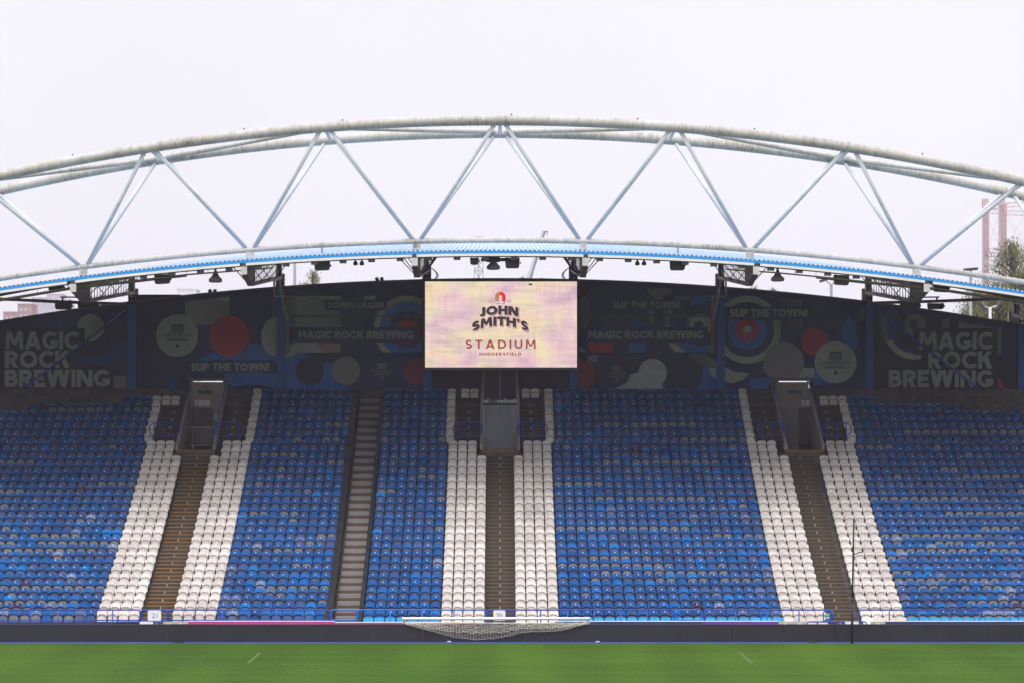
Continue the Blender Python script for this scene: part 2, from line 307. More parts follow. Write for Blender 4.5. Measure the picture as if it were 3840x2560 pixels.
def stroke_font(ch, t):
    # heavy geometric capitals drawn from bars and bows; returns (width, list of convex outlines)
    P = []
    def rc(x0,y0,x1,y1): P.append([(x0,y0),(x1,y0),(x1,y1),(x0,y1)])
    def pg(*q): P.append(list(q))
    def bow(cx,cy,rx,ry,a0,a1,n=12):
        for k in range(n):
            a,b = R(lerp(a0,a1,k/n)), R(lerp(a0,a1,(k+1)/n))
            P.append([(cx+rx*math.cos(a),cy+ry*math.sin(a)),(cx+rx*math.cos(b),cy+ry*math.sin(b)),(cx+(rx-t)*math.cos(b),cy+(ry-t)*math.sin(b)),(cx+(rx-t)*math.cos(a),cy+(ry-t)*math.sin(a))])
    Wd = dict(A=0.98,B=0.76,C=0.88,D=0.88,E=0.66,F=0.64,G=0.94,H=0.86,I=t,J=0.52,K=0.86,L=0.62,M=1.08,N=0.92,O=1.04,P=0.74,R=0.80,S=0.70,T=0.76,U=0.84,W=1.38)
    w = Wd.get(ch, 0.34); q = t*1.12
    if ch == 'A': pg((0,0),(q,0),(w/2+q*0.45,1),(w/2-q*0.55,1)); pg((w-q,0),(w,0),(w/2+q*0.55,1),(w/2-q*0.45,1)); rc(w*0.24,0.17,w*0.76,0.17+t*0.9)
    elif ch == 'B': rc(0,0,t,1); rc(t,1-t,w*0.5,1); rc(t,0.52-t/2,w*0.5,0.52+t/2); rc(t,0,w*0.5,t); bow(w*0.5,0.76-t/4,w*0.44,0.24+t/4,-90,90); bow(w*0.5,0.26+t/4,w*0.5,0.26+t/4,-90,90)
    elif ch == 'C': bow(0.5*1.06,0.5,0.53,0.5,42,318,22)
    elif ch == 'D': rc(0,0,t,1); rc(t,0,w*0.42,t); rc(t,1-t,w*0.42,1); bow(w*0.42,0.5,w*0.58,0.5,-90,90,16)
    elif ch in 'EF':
        rc(0,0,t,1); rc(t,1-t,w,1); rc(t,0.5-t*0.5,w*0.9,0.5+t*0.45)
        if ch == 'E': rc(t,0,w,t)
    elif ch == 'G': bow(0.52,0.5,0.52,0.5,42,330,22); rc(w*0.52,0.5-t*0.85,w,0.5); rc(w-t,0.16,w,0.5-t*0.85)
    elif ch == 'H': rc(0,0,t,1); rc(w-t,0,w,1); rc(t,0.5-t/2,w-t,0.5+t/2)
    elif ch == 'I': rc(0,0,t,1)
    elif ch == 'J': rc(w-t,0.3,w,1); bow(w/2,0.3,w/2,0.3,180,360)
    elif ch == 'K': rc(0,0,t,1); pg((t,0.36),(t*1.0+0.02,0.36+t*1.25),(w-q*1.1,1),(w,1)); pg((w*0.36,0.56),(w*0.36+q*0.9,0.74),(w,0),(w-q*1.15,0))
    elif ch == 'L': rc(0,0,t,1); rc(t,0,w,t)
    elif ch == 'M': pg((0,0),(t*0.95,0),(t*1.2,1),(t*0.2,1)); pg((w-t*0.95,0),(w,0),(w-t*0.2,1),(w-t*1.2,1)); pg((t*0.2,1),(t*1.3,1),(w/2+t*0.42,0.26),(w/2-t*0.42,0.26)); pg((w-t*1.3,1),(w-t*0.2,1),(w/2+t*0.42,0.26),(w/2-t*0.42,0.26))
    elif ch == 'N': rc(0,0,t,1); rc(w-t,0,w,1); pg((0,1),(t*1.25,1),(w,0),(w-t*1.25,0))
    elif ch == 'O': bow(w/2,0.5,w/2,0.5,0,360,28)
    elif ch in 'PR':
        rc(0,0,t,1); rc(t,1-t,w*0.48,1); rc(t,0.36,w*0.48,0.36+t*0.9); bow(w*0.48,0.68,w*0.52 if ch == 'P' else w*0.47,0.32,-90,90)
        if ch == 'R': pg((w*0.34,0.40),(w*0.34+q,0.40),(w,0),(w-q*1.1,0))
    elif ch == 'S': ry = (1+t)/4; bow(w/2,1-ry,w*0.48,ry,28,270,16); bow(w/2,ry,w/2,ry,-152,90,16)
    elif ch == 'T': rc(0,1-t,w,1); rc(w/2-t/2,0,w/2+t/2,1-t)
    elif ch == 'U': rc(0,0.38,t,1); rc(w-t,0.38,w,1); bow(w/2,0.38,w/2,0.38,180,360,16)
    elif ch == 'W':
        for a, b in ((0,0.27),(0.54,0.27),(0.46,0.73),(1.0,0.73)):
            sh = 0 if a in (0,0.46) else -q
            pg((a*w+sh,1),(a*w+sh+q,1),(b*w+q*0.5,0),(b*w-q*0.5,0))
    elif ch == '!': w = t*1.1; rc(0,0.34,t*1.1,1); rc(0.0,0,t*1.05,t*0.95)
    elif ch == "'": w = t; pg((0,1),(t,1),(t*0.75,0.66),(t*0.15,0.66))
    elif ch == ' ': w = 0.26
    else: return None
    return w, P
def bold_px(body, D, x0, x1, ytop, ybase, m, parent, name='lettering', t=0.22, gap=0.075, fn=None):
    cur = 0; outl = []
    for ch in body:
        w, P = stroke_font(ch, t)
        outl += [[(cur+x, y) for x, y in p] for p in P]; cur += w+gap
    cur -= gap; b = MB()
    for k, p in enumerate(outl):
        q = []
        for x, y in p:
            px, py = lerp(x0, x1, x/cur), lerp(ybase, ytop, y)
            if fn: px, py = fn(px, py)
            q.append(at(px, py, D-0.0005*(k % 6)))
        b.face(q)
    return b.build(name, m, parent)
def text_px(body, D, x0, x1, ytop, ybase, m, parent, name='lettering', bold=0.03, space=1.0, fn=None):
    V, Fc = text_mesh(body, bold, space); b = MB()
    for u, v in V:
        px, py = lerp(x0, x1, u), lerp(ybase, ytop, v)
        if fn: px, py = fn(px, py)
        b.v.append(tuple(at(px, py, D)))
    b.f = Fc
    return b.build(name, m, parent)

# ================================================================== SETTING: ground, pitch, terrace
tag(MB().face([(-4000,-4000,-1.2),(4000,-4000,-1.2),(4000,4000,-1.2),(-4000,4000,-1.2)]).build('ground', MT['ground']), kind='structure')
tag(MB().box(-60,60,-117.5,-0.55,-0.5,0.0).build('pitch', MT['grass']), kind='structure')
tag(MB().box(-60,60,-0.55,5.0,-0.5,-0.006).build('perimeter_path', MT['track']), kind='structure')
tag(MB().box(-60,60,-0.56,-0.02,-0.3,0.008).build('edge_path', MT['strip']), kind='structure')
for sx in (-1, 1):
    y0, y1 = 106.6-CAM_D, 111.9-CAM_D
    tag(MB().face([(sx*9.16-0.06,y0,0.004),(sx*9.16+0.06,y0,0.004),(sx*9.16+0.06,y1,0.004),(sx*9.16-0.06,y1,0.004)]).build('pitch_marking', MT['mark']), kind='structure')

ROW_D0, ROW_T, SEAT_H = 123.8, 0.765, 0.74
def rowD(i): return ROW_D0 + ROW_T*i
def ztop(i): return 0.64+0.2657*i+0.002*i*i if i <= 24 else 8.170+0.3745*(i-24)
def zfl(i): return ztop(i) - SEAT_H
VOM = [(-15.57,-13.90), (-0.84,0.84), (13.90,15.57)]
XL, XR = -29.0, 29.0
def last_row(x):
    a = abs(x)
    return 32 if a < 12.6 else 31 if a < 18.9 else 30 if a < 23.2 else 29
t = MB()
for i in range(0, 34):
    y0, y1 = rowD(i)-0.40-CAM_D, rowD(i)+ROW_T-0.40-CAM_D
    cuts = [XL, XR]
    segs = [(XL, XR)]
    if i > 24:
        segs = []; a = XL
        for v in VOM: segs.append((a, v[0]-0.14)); a = v[1]+0.14
        segs.append((a, XR))
    for a, b in segs:
        t.box(a, b, y0, y1 if i < 33 else 32.6, zfl(i)-1.4, max(zfl(i), 0.01) if i == 0 else zfl(i))
tag(t.build('stand_terrace', MT['concrete']), kind='structure')

# the three other stands of the ground, outside the picture, which close off the low sky
tag(MB().prism([(-111.5,-0.5),(-111.5,0.6),(-142,13.5),(-142,-0.5)], 'x', -62, 62).build('stand_terrace', MT['concrete']), kind='structure')
tag(MB().prism([(-114,20.0),(-114,20.5),(-144,24.5),(-144,24.0)], 'x', -62, 62).build('stand_canopy', MT['dark']), kind='structure')
tag(MB().box(-62,62,-144,-143.6,-0.5,24.4).build('stand_rear', MT['concrete']), kind='structure')
for sx in (-1, 1):
    tag(MB().prism([(sx*41,-0.5),(sx*41,0.6),(sx*68,13.5),(sx*68,-0.5)], 'y', -111, -6).build('stand_terrace', MT['concrete']), kind='structure')
    tag(MB().prism([(sx*46,20.5),(sx*46,21.0),(sx*72,27.0),(sx*72,26.5)], 'y', -111, -6).build('stand_canopy', MT['dark']), kind='structure')
    tag(MB().box(min(sx*72,sx*72.4),max(sx*72,sx*72.4),-111,-6,-0.5,26.9).build('stand_rear', MT['concrete']), kind='structure')

# ------------------------------------------------------------------ aisle stairs (each step a part, row letter on its riser)
AISLES = [(-15.30,-13.95), (-0.62,0.64), (13.87,15.14)]
LET = ['','A','B','C','D','E','F','G','H','J','K','L','M','N','P','R','S','T','U','V','W','X','Y','Z','AA','BB','CC','DD','EE','FF','GG','HH','JJ','KK']
unit = {}
def unit_box(m):
    if m.name not in unit: unit[m.name] = MB().box(0,1,0,1,0,1).mesh('step', m)
    return unit[m.name]
def block(name, m, x0, x1, y0, y1, z0, z1, parent):
    o = obj(name, unit_box(m), parent)
    o.location = (x0, y0, z0); o.scale = (x1-x0, y1-y0, z1-z0); return o
def letter(body, x, y, z, h, par_root):
    V, Fc = text_mesh(body, 0.03); b = MB(); w = h*0.62*len(body)
    b.v = [(x+(u-0.5)*w, y, z+(v-0.5)*h) for u, v in V]; b.f = Fc
    return b.build('row_letter', MT['letter'], par_root)
def stairs(name, x0, x1, i0, i1, label, nos, lx=None, letters=True):
    root = empty(name, ((x0+x1)/2, rowD(i0)-0.4-CAM_D, zfl(i0)), label, 'stairs', 'concrete aisle stairs')
    for i in range(i0, i1+1):
        y = rowD(i)-0.40-CAM_D; z = zfl(i); up = zfl(i+1)-z
        block('step', MT['step'], x0, x1, y-0.004, y+0.40, z-0.22, z+0.006, root)
        block('nosing', nos, x0+0.02, x1-0.02, y-0.012, y+0.03, z-0.012, z+0.012, root)
        block('step', MT['step'], x0, x1, y+0.38, y+ROW_T-0.006, z-0.05, z+up/2+0.004, root)
        block('nosing', nos, x0+0.05, x1-0.05, y+0.372, y+0.41, z+up/2-0.014, z+up/2+0.010, root)
        if letters and i < len(LET) and LET[i]: letter(LET[i], lx if lx is not None else (x0+x1)/2, y-0.010, z-up/4-0.005, 0.105, root)
    return root
stairs('aisle_stairs', *AISLES[0], 0, 24, 'concrete aisle stairs with orange edges behind the sign reading 21', MT['nosing_b'])
stairs('aisle_stairs', *AISLES[1], 0, 24, 'concrete aisle stairs climbing to the grey sheet under the big screen', MT['nosing_c'])
stairs('aisle_stairs', *AISLES[2], 0, 24, 'concrete aisle stairs beside the tall black net pole', MT['nosing_c'])
for v, nm in zip(VOM, ('leftmost brick doorway', 'grey sheeted doorway below the screen', 'rightmost brick doorway')):
    for sx, side in ((-1,'left'), (1,'right')):
        a = v[0]-1.25 if sx < 0 else v[1]+0.16
        stairs('aisle_stairs', a, a+1.09, 25, 30, 'short upper stairs just %s of the %s' % (side, nm), MT['nosing_c'])

# metal stair between dark strips
mx0, mx1 = -7.08, -6.02
root = empty('metal_stairs', ((mx0+mx1)/2, rowD(0)-CAM_D, 0), 'long stairs of pale grating and brown timber edges between two black strips', 'stairs')
grate = MB()
for k in range(26):
    grate.box(k/26+0.004, (k+1)/26-0.010, -0.02, 0.0, 0.02, 0.98)
grate.box(0, 1, 0, 1, 0, 1)
grate_me = grate.mesh('grating_step', MT['mesh_step'])
for i in range(0, 32):
    y = rowD(i)-0.40-CAM_D; z = zfl(i); up = zfl(i+1)-z
    block('timber_edge', MT['wood'], mx0-0.03, mx1-0.03, y-0.02, y+0.40, z-up*0.42, z+0.012, root)
    o = obj('grating_step', grate_me, root); o.location = (mx0+0.05, y+0.36, z+0.005); o.scale = (mx1-mx0-0.07, 0.40, up*0.58)
for sx, x0, lab in ((-1, -7.42, 'black netted strip down the left side of the metal stairs'), (1, -6.00, 'black netted strip down the right side of the metal stairs')):
    w = 0.28 if sx < 0 else 0.17
    pts = [(rowD(i)-0.35-CAM_D, zfl(i)+0.52) for i in range(0, 32)]
    poly = pts + [(p[0], p[1]-0.7) for p in reversed(pts)]
    r2 = empty('stair_barrier', (x0+w/2, pts[0][0], 0.3), lab, 'barrier', 'black strips beside the metal stairs')
    MB().prism(poly, 'x', x0, x0+w).build('netted_panel', MT['black'], r2)
    for i in range(0, 32, 2):
        MB().box(x0+w*0.3, x0+w*0.3+0.05, rowD(i)-0.42-CAM_D, rowD(i)-0.37-CAM_D, zfl(i), zfl(i)+0.62).build('post', MT['black'], r2)
    if sx > 0:
        MB().box(-6.0,-5.93, rowD(26)-CAM_D-0.1, rowD(26)-CAM_D-0.05, zfl(26), zfl(26)+1.0).build('post', MT['black'], r2)

# ------------------------------------------------------------------ roof truss
K_TOP, K_BOT = 0.0050, 0.0034
def zb(x): return 17.12 - K_BOT*x*x
def zt(x): return 22.29 - K_TOP*x*x
DN, DF, DB = 130.0, 134.4, 132.0           # near top chord, far top chord, bottom chord
root = empty('roof_truss', (0, DB-CAM_D, 16.0), 'huge weathered white arched tubular truss spanning above the stand roof', 'truss')
xs = np.linspace(-31, 31, 63)
MB().path([(x, DN-CAM_D, zt(x)) for x in xs], 0.232, 16).build('upper_chord', MT['truss'], root, True)
MB().path([(x, DF-CAM_D, zt(x)-0.10) for x in xs], 0.228, 16).build('upper_chord', MT['truss'], root, True)
MB().path([(x, DB-CAM_D, zb(x)) for x in xs], 0.126, 14).build('lower_chord', MT['truss'], root, True)
bn = [-26.25,-18.75,-11.25,-3.75,3.75,11.25,18.75,26.25]
tn = [-31.0,-23.25,-15.5,-7.75,0,7.75,15.5,23.25,31.0]
def brace(a, b, r, m, cut=0.0, name='diagonal_brace', collar=True):
    a = Vector(a); b = Vector(b); d = (b-a).normalized()
    o = MB().path([a, b], r, 12).build(name, m, root, True)
    if collar:
        c = (a+b)/2
        for q in (-0.2, 0.2):
            MB().path([c+d*(q-0.012), c+d*(q+0.012)], r*1.03, 12).build('weld_collar', MT['truss'], o, True)
    return o
for k, x in enumerate(bn):
    for s, tx in ((-1, tn[k]), (1, tn[k+1])):
        dx = 0.16*s
        for D, rr in ((DN, 0.092), (DF, 0.085)):
            brace((x+dx, DB-CAM_D, zb(x)+0.05), (tx-dx*1.2, D-CAM_D, zt(tx)-0.1), rr, MT['brace'])
for k, x in enumerate(tn):
    brace((x, DN-CAM_D, zt(x)-0.05), (x, DF-CAM_D, zt(x)-0.15), 0.085, MT['brace'], name='cross_strut', collar=False)
    if k % 2 == 0:                          # far node braced to the near nodes either side
        for j in (k-1, k+1):
            if 0 <= j < len(tn):
                brace((x, DF-CAM_D, zt(x)-0.06), (tn[j], DN-CAM_D, zt(tn[j])-0.02), 0.10, MT['truss'], name='wind_brace', collar=False)
for x in (-27.9,-8.0,8.0,20.9+1.6,-22.6):   # clamped collars on the lower chord
    MB().path([(x-0.03, DB-CAM_D, zb(x-0.03)), (x+0.03, DB-CAM_D, zb(x+0.03))], 0.165, 14).build('clamp', MT['truss'], root, True)
    MB().box(x-0.04, x+0.04, DB-CAM_D-0.16, DB-CAM_D-0.10, zb(x)-0.42, zb(x)-0.1).build('clamp_tail', MT['pole_grey'], root)
for k in range(9):                          # bolts and lugs left on top of the near chord
    x = -24+6.1*k+random.uniform(-1.5,1.5)
    MB().box(x-0.03,x+0.03,DN-CAM_D-0.02,DN-CAM_D+0.03,zt(x)+0.2,zt(x)+0.3).build('lug', MT['dark'], root)
for x in bn:                                # saddles carrying the roof
    z0 = zb(x)
    MB().box(x-0.16,x+0.16,DB-CAM_D-0.15,DB-CAM_D+0.15,z0-0.34,z0-0.10).build('saddle', MT['truss'], root)
    MB().box(x-0.20,x+0.20,DB-CAM_D-0.19,DB-CAM_D+0.19,z0-0.37,z0-0.345).build('saddle_plate', MT['gutter'], root)
    MB().box(x-0.155,x+0.155,DB-CAM_D-0.145,DB-CAM_D+0.145,z0-0.70,z0-0.372).build('saddle_foot', MT['fascia'], root)

# ------------------------------------------------------------------ roof
def zr(D): return 16.44 + 0.085*(D-129)      # crown line of the sheeting, rising to the back
def droop(x, D=129.0): return x*x*(0.0034+0.00002*(D-129.0))
root = empty('stand_roof', (0, 129-CAM_D, 16.2), 'curved ribbed roof with pale blue sheets and bright blue edge strip', 'roof')
P_ = 0.1975; nper = int(62/P_)
prof = []
for k in range(nper):
    x = -31 + k*P_
    prof += [(x, 0), (x+0.085, 0), (x+0.105, 0.055), (x+0.172, 0.055)]
prof.append((-31+nper*P_, 0))
Ds = [129.0, 131, 133, 135.5, 138, 140.5, 143, 146.5, 150.2]
b = MB()
for D in Ds:
    for x, h in prof: b.v.append((x, D-CAM_D, zr(D)-droop(x,D)+h))
n = len(prof)
for j in range(len(Ds)-1):
    for i in range(n-1): b.f.append((j*n+i, j*n+i+1, (j+1)*n+i+1, (j+1)*n+i))
b.build('roof_sheeting', MT['sheet'], root)
c = MB()
for k in range(nper):
    x = -31+k*P_; z = zr(129)-droop(x+0.14)
    c.face([(x+0.088,129.006-CAM_D,z),(x+0.188,129.006-CAM_D,z),(x+0.170,129.006-CAM_D,z+0.052),(x+0.107,129.006-CAM_D,z+0.052)])
tag(c.build('rib_closures', MT['closure'], root), kind='stuff')
def strip(name, m, D0, D1, h0, h1, x0=-31, x1=31, par=root, n=64, cr=16.44, dd=129.0):
    b = MB(); xs = np.linspace(x0, x1, n)
    for x in xs:
        z = cr-droop(x,dd)
        for (d, h) in ((D0,h0),(D1,h0),(D1,h1),(D0,h1)): b.v.append((x, d-CAM_D, z+h))
    for i in range(n-1):
        for k in range(4):
            k2 = (k+1) % 4; b.f.append((i*4+k, i*4+k2, (i+1)*4+k2, (i+1)*4+k))
    b.f += [(0,1,2,3), tuple(4*(n-1)+k for k in (3,2,1,0))]
    return b.build(name, m, par)
lin = MB()  # dark lining added to keep bounced light off the upper seats
for j, D in enumerate((129.25, 133, 138, 143, 146.5, 150.15)):
    for x in np.linspace(-31, 31, 63): lin.v.append((x, D-CAM_D, zr(D)-droop(x,D)-0.012))
for j in range(5):
    for i in range(62): lin.f.append((j*63+i, j*63+i+1, (j+1)*63+i+1, (j+1)*63+i))
lin.build('added_lining', MT['dark'], root)
strip('edge_strip', MT['fascia'], 128.92, 129.002, -0.108, 0.004)
cuts = [-31]+[x for x in (-18.93,-11.33,-3.77,3.77,11.33,18.93)]+[31]
for a, c_ in zip(cuts, cuts[1:]):
    strip('gutter', MT['gutter'], 128.86, 129.10, -0.232, -0.122, a+0.10, c_-0.10, n=14)
strip('gutter_back', MT['dark_w'], 129.11, 129.22, -0.262, -0.13)
for D in (133, 137, 141, 145, 149.6):       # purlins under the sheets
    strip('purlin', MT['dark_w'], D-0.06, D+0.06, -0.22, -0.02, cr=zr(D)-0.01, dd=D)
for px in list(range(430, 3400, 107)):
    x = X(px, 128.95); z = 16.44-droop(x)
    MB().box(x-0.15, x+0.15, 10.95, 11.15, z-0.385, z-0.235).build('gutter_bracket', MT['dark'], root)

# ------------------------------------------------------------------ girders and columns
GX = [-26.25,-18.75,-11.25,-3.75,3.75,11.25,18.75,26.25]
gname = {-26.25:'farthest left of the roof girders, beyond the mural edge', -18.75:'perforated grey roof girder above the white lettering at far left', -11.25:'perforated grey roof girder between the white disc and the town lager board',
 -3.75:'perforated grey roof girder at the left end of the big screen', 3.75:'perforated grey roof girder at the right end of the big screen', 11.25:'perforated grey roof girder above the target rings mural',
 18.75:'perforated grey roof girder above the rightmost white lettering', 26.25:'grey roof girder in front of the willow at the right edge'}
for gx in GX:
    dz = droop(gx)
    root = empty('roof_girder', (gx, 140-CAM_D, 16-dz), gname[gx], 'girder', 'perforated girders under the roof')
    def bot(D): return lerp(15.50, 16.78, (D-132.3)/(149.4-132.3)) - dz if D >= 132.3 else lerp(15.86, 15.50, (D-128.85)/3.45) - dz
    def top(D): return zr(D)-droop(gx,D)-0.24
    w = 0.13
    # solid nose
    MB().prism([(128.85-CAM_D, 15.86-dz),(132.3-CAM_D, 15.50-dz),(133.4-CAM_D, bot(133.4)),(133.4-CAM_D, top(133.4)),(128.85-CAM_D, 16.20-dz)], 'x', gx-w, gx+w).build('nose_box', MT['dark_w'], root)
    MB().box(gx-w-0.006, gx+w+0.006, 128.80-CAM_D, 128.85-CAM_D, 15.82-dz, 16.17-dz).build('nose_plate', MT['girder_light'], root)
    MB().box(gx-0.08, gx+0.08, 128.83-CAM_D, 128.95-CAM_D, 16.172-dz, 16.33-dz).build('hanger', MT['dark'], root)
    q = [(D-CAM_D, bot(D)) for D in (133.2, 149.4)]
    MB().prism([q[0], q[1], (q[1][0], q[1][1]+0.14), (q[0][0], q[0][1]+0.14)], 'x', gx-w, gx+w).build('lower_flange', MT['girder'], root)
    MB().prism([(D-CAM_D, top(D)) for D in (133.2, 138, 143, 149.4)] + [(D-CAM_D, top(D)-0.20) for D in (149.4, 143, 138, 133.2)], 'x', gx-w, gx+w).build('upper_flange', MT['girder'], root)
    web = MB(); nb = 17
    for k in range(nb):                      # web bars flare into the flanges, leaving long rounded slots
        D = lerp(133.7, 149.0, k/(nb-1)); z0, z1 = bot(D)+0.1, top(D)-0.15; h = z1-z0
        pr = [(-0.40,0),(-0.20,0.10),(-0.10,0.26),(-0.08,0.5),(-0.10,0.74),(-0.20,0.90),(-0.40,1)]
        out = [(D-CAM_D+a, z0+h*t_) for a, t_ in pr] + [(D-CAM_D-a, z0+h*t_) for a, t_ in reversed(pr)]
        web.prism(out, 'x', gx-0.006, gx+0.006)
    tag(web.build('slotted_web', MT['girder'], root), kind='stuff')
    MB().box(gx-w, gx+w, 149.1-CAM_D, 149.75-CAM_D, bot(149.4)-0.02, top(149.4)).build('end_box', MT['dark_w'], root)
    for D in (131.6, 136.0, 140.5, 145.0):
        for s in (-1, 1):
            MB().path([(gx+s*w, D-CAM_D, bot(D)+0.08), (gx+s*(w+0.72), D+0.4-CAM_D, top(D)+0.02)], 0.022, 6).build('stay_rod', MT['dark'], root)
    MB().box(gx-w-0.1, gx+w+0.1, 150.0-CAM_D, 150.3-CAM_D, 15.0-dz, 17.1-dz).build('rear_leg', MT['girder'], root)
    if abs(abs(gx)-3.75) < 0.1:              # looped cables at the screen's corners
        pts = [(gx-np.sign(gx)*(0.25+0.28*math.sin(t_*math.pi)), 31.0, lerp(16.9, 16.2, t_)) for t_ in np.linspace(0,1,9)]
        for k in range(3): MB().path([(p[0]+0.04*k*(-np.sign(gx)), p[1]+0.03*k, p[2]-0.02*k) for p in pts], 0.018, 6).build('cable', MT['black'], root)
cname = {-18.75:'blue steel column between the far left lettering and the white disc logo', -11.25:'blue steel column left of the town lager board', -3.75:'blue steel column behind the left end of the screen', 3.75:'blue steel column behind the right end of the screen',
 11.25:'blue steel column left of the target rings mural', 18.75:'blue steel column right of the white disc logo mural', 26.25:'blue steel column at the right edge of the mural wall', -26.25:'blue steel column beyond the left edge of the mural wall'}
for gx in GX:
    dz = droop(gx); xc = X({-18.75:493,-11.25:1052.5,-3.75:1602.5,3.75:2151,11.25:2702.5,18.75:3260,26.25:3832}.get(gx,-70), 149.55)
    root = empty('column', (xc, 31.6, 9.5), cname[gx], 'column', 'blue steel columns')
    MB().box(xc-0.2, xc+0.2, 31.5, 31.8, 10.72, 16.28-dz).build('shaft', MT['blue_col'], root)
    MB().box(xc-0.2, xc+0.2, 31.49, 31.8, 9.6, 10.715).build('pier', MT['concrete_cream'], root)
    MB().box(xc-0.21, xc+0.21, 31.45, 31.8, 16.283-dz, 16.36-dz).build('cap', MT['black'], root)
    for s in (-1, 1): MB().box(xc+s*0.13-0.035, xc+s*0.13+0.035, 31.5, 31.7, 16.362-dz, 16.78-dz).build('bearing_post', MT['black'], root)
    MB().box(xc-0.1, xc+0.1, 31.55, 31.65, 16.52-dz, 16.60-dz).build('bearing_bar', MT['black'], root)

# ================================================================== REAR WALL with its printed murals
def walltop(px): x = X(px, 150); return CY - (16.40 - 0.0033*x*x - CAM_H)*F/150
MUR = {
 'black': mat('mural_black', (0.055,0.052,0.115), 0.6, 0.15, 1.0), 'navy': mat('mural_navy', (0.060,0.064,0.19), 0.6, 0.15, 1.0),
 'blue': mat('mural_blue', (0.05,0.21,0.72), 0.55, 0.1, 1.0), 'dblue': mat('mural_dull_blue', (0.055,0.09,0.28), 0.55, 0.1, 1.0),
 'white': mat('mural_grey_white', (0.50,0.52,0.50), 0.55, 0.06, 1.2), 'grey': mat('mural_warm_grey', (0.33,0.30,0.31), 0.55, 0.06, 1.2),
 'red': mat('mural_red', (0.60,0.055,0.07), 0.55, 0.06, 1.2), 'dred': mat('mural_dull_red', (0.32,0.045,0.06), 0.55, 0.08, 1.2), 'silver': mat('mural_silver_peeling', (0.50,0.56,0.57), 0.4, 0.15, 2.5),
 'pale': mat('mural_bare_patch', (0.62,0.60,0.64), 0.5, 0.06, 3), 'maroon': mat('mural_maroon_black', (0.060,0.050,0.070), 0.6, 0.2, 0.8), 'cream': mat('mural_cream', (0.55,0.55,0.46), 0.55, 0.06, 1.2),
 'rail': mat('board_rail_grey', (0.16,0.145,0.13), 0.6, 0.1, 2), 'text': mat('mural_lettering', (0.47,0.48,0.49), 0.55, 0.06, 2)}
def clip(poly, cp):
    out = poly
    n = len(cp)
    area = sum(cp[i][0]*cp[(i+1)%n][1]-cp[(i+1)%n][0]*cp[i][1] for i in range(n))
    sg = 1 if area > 0 else -1
    for i in range(n):
        a, b = cp[i], cp[(i+1) % n]; inp = out; out = []
        if not inp: return []
        def side(p): return sg*((b[0]-a[0])*(p[1]-a[1])-(b[1]-a[1])*(p[0]-a[0]))
        for j in range(len(inp)):
            p, q = inp[j-1], inp[j]; sp, sq = side(p), side(q)
            if (sp >= 0) != (sq >= 0):
                t_ = sp/(sp-sq); out.append((p[0]+(q[0]-p[0])*t_, p[1]+(q[1]-p[1])*t_))
            if sq >= 0: out.append(q)
    return out
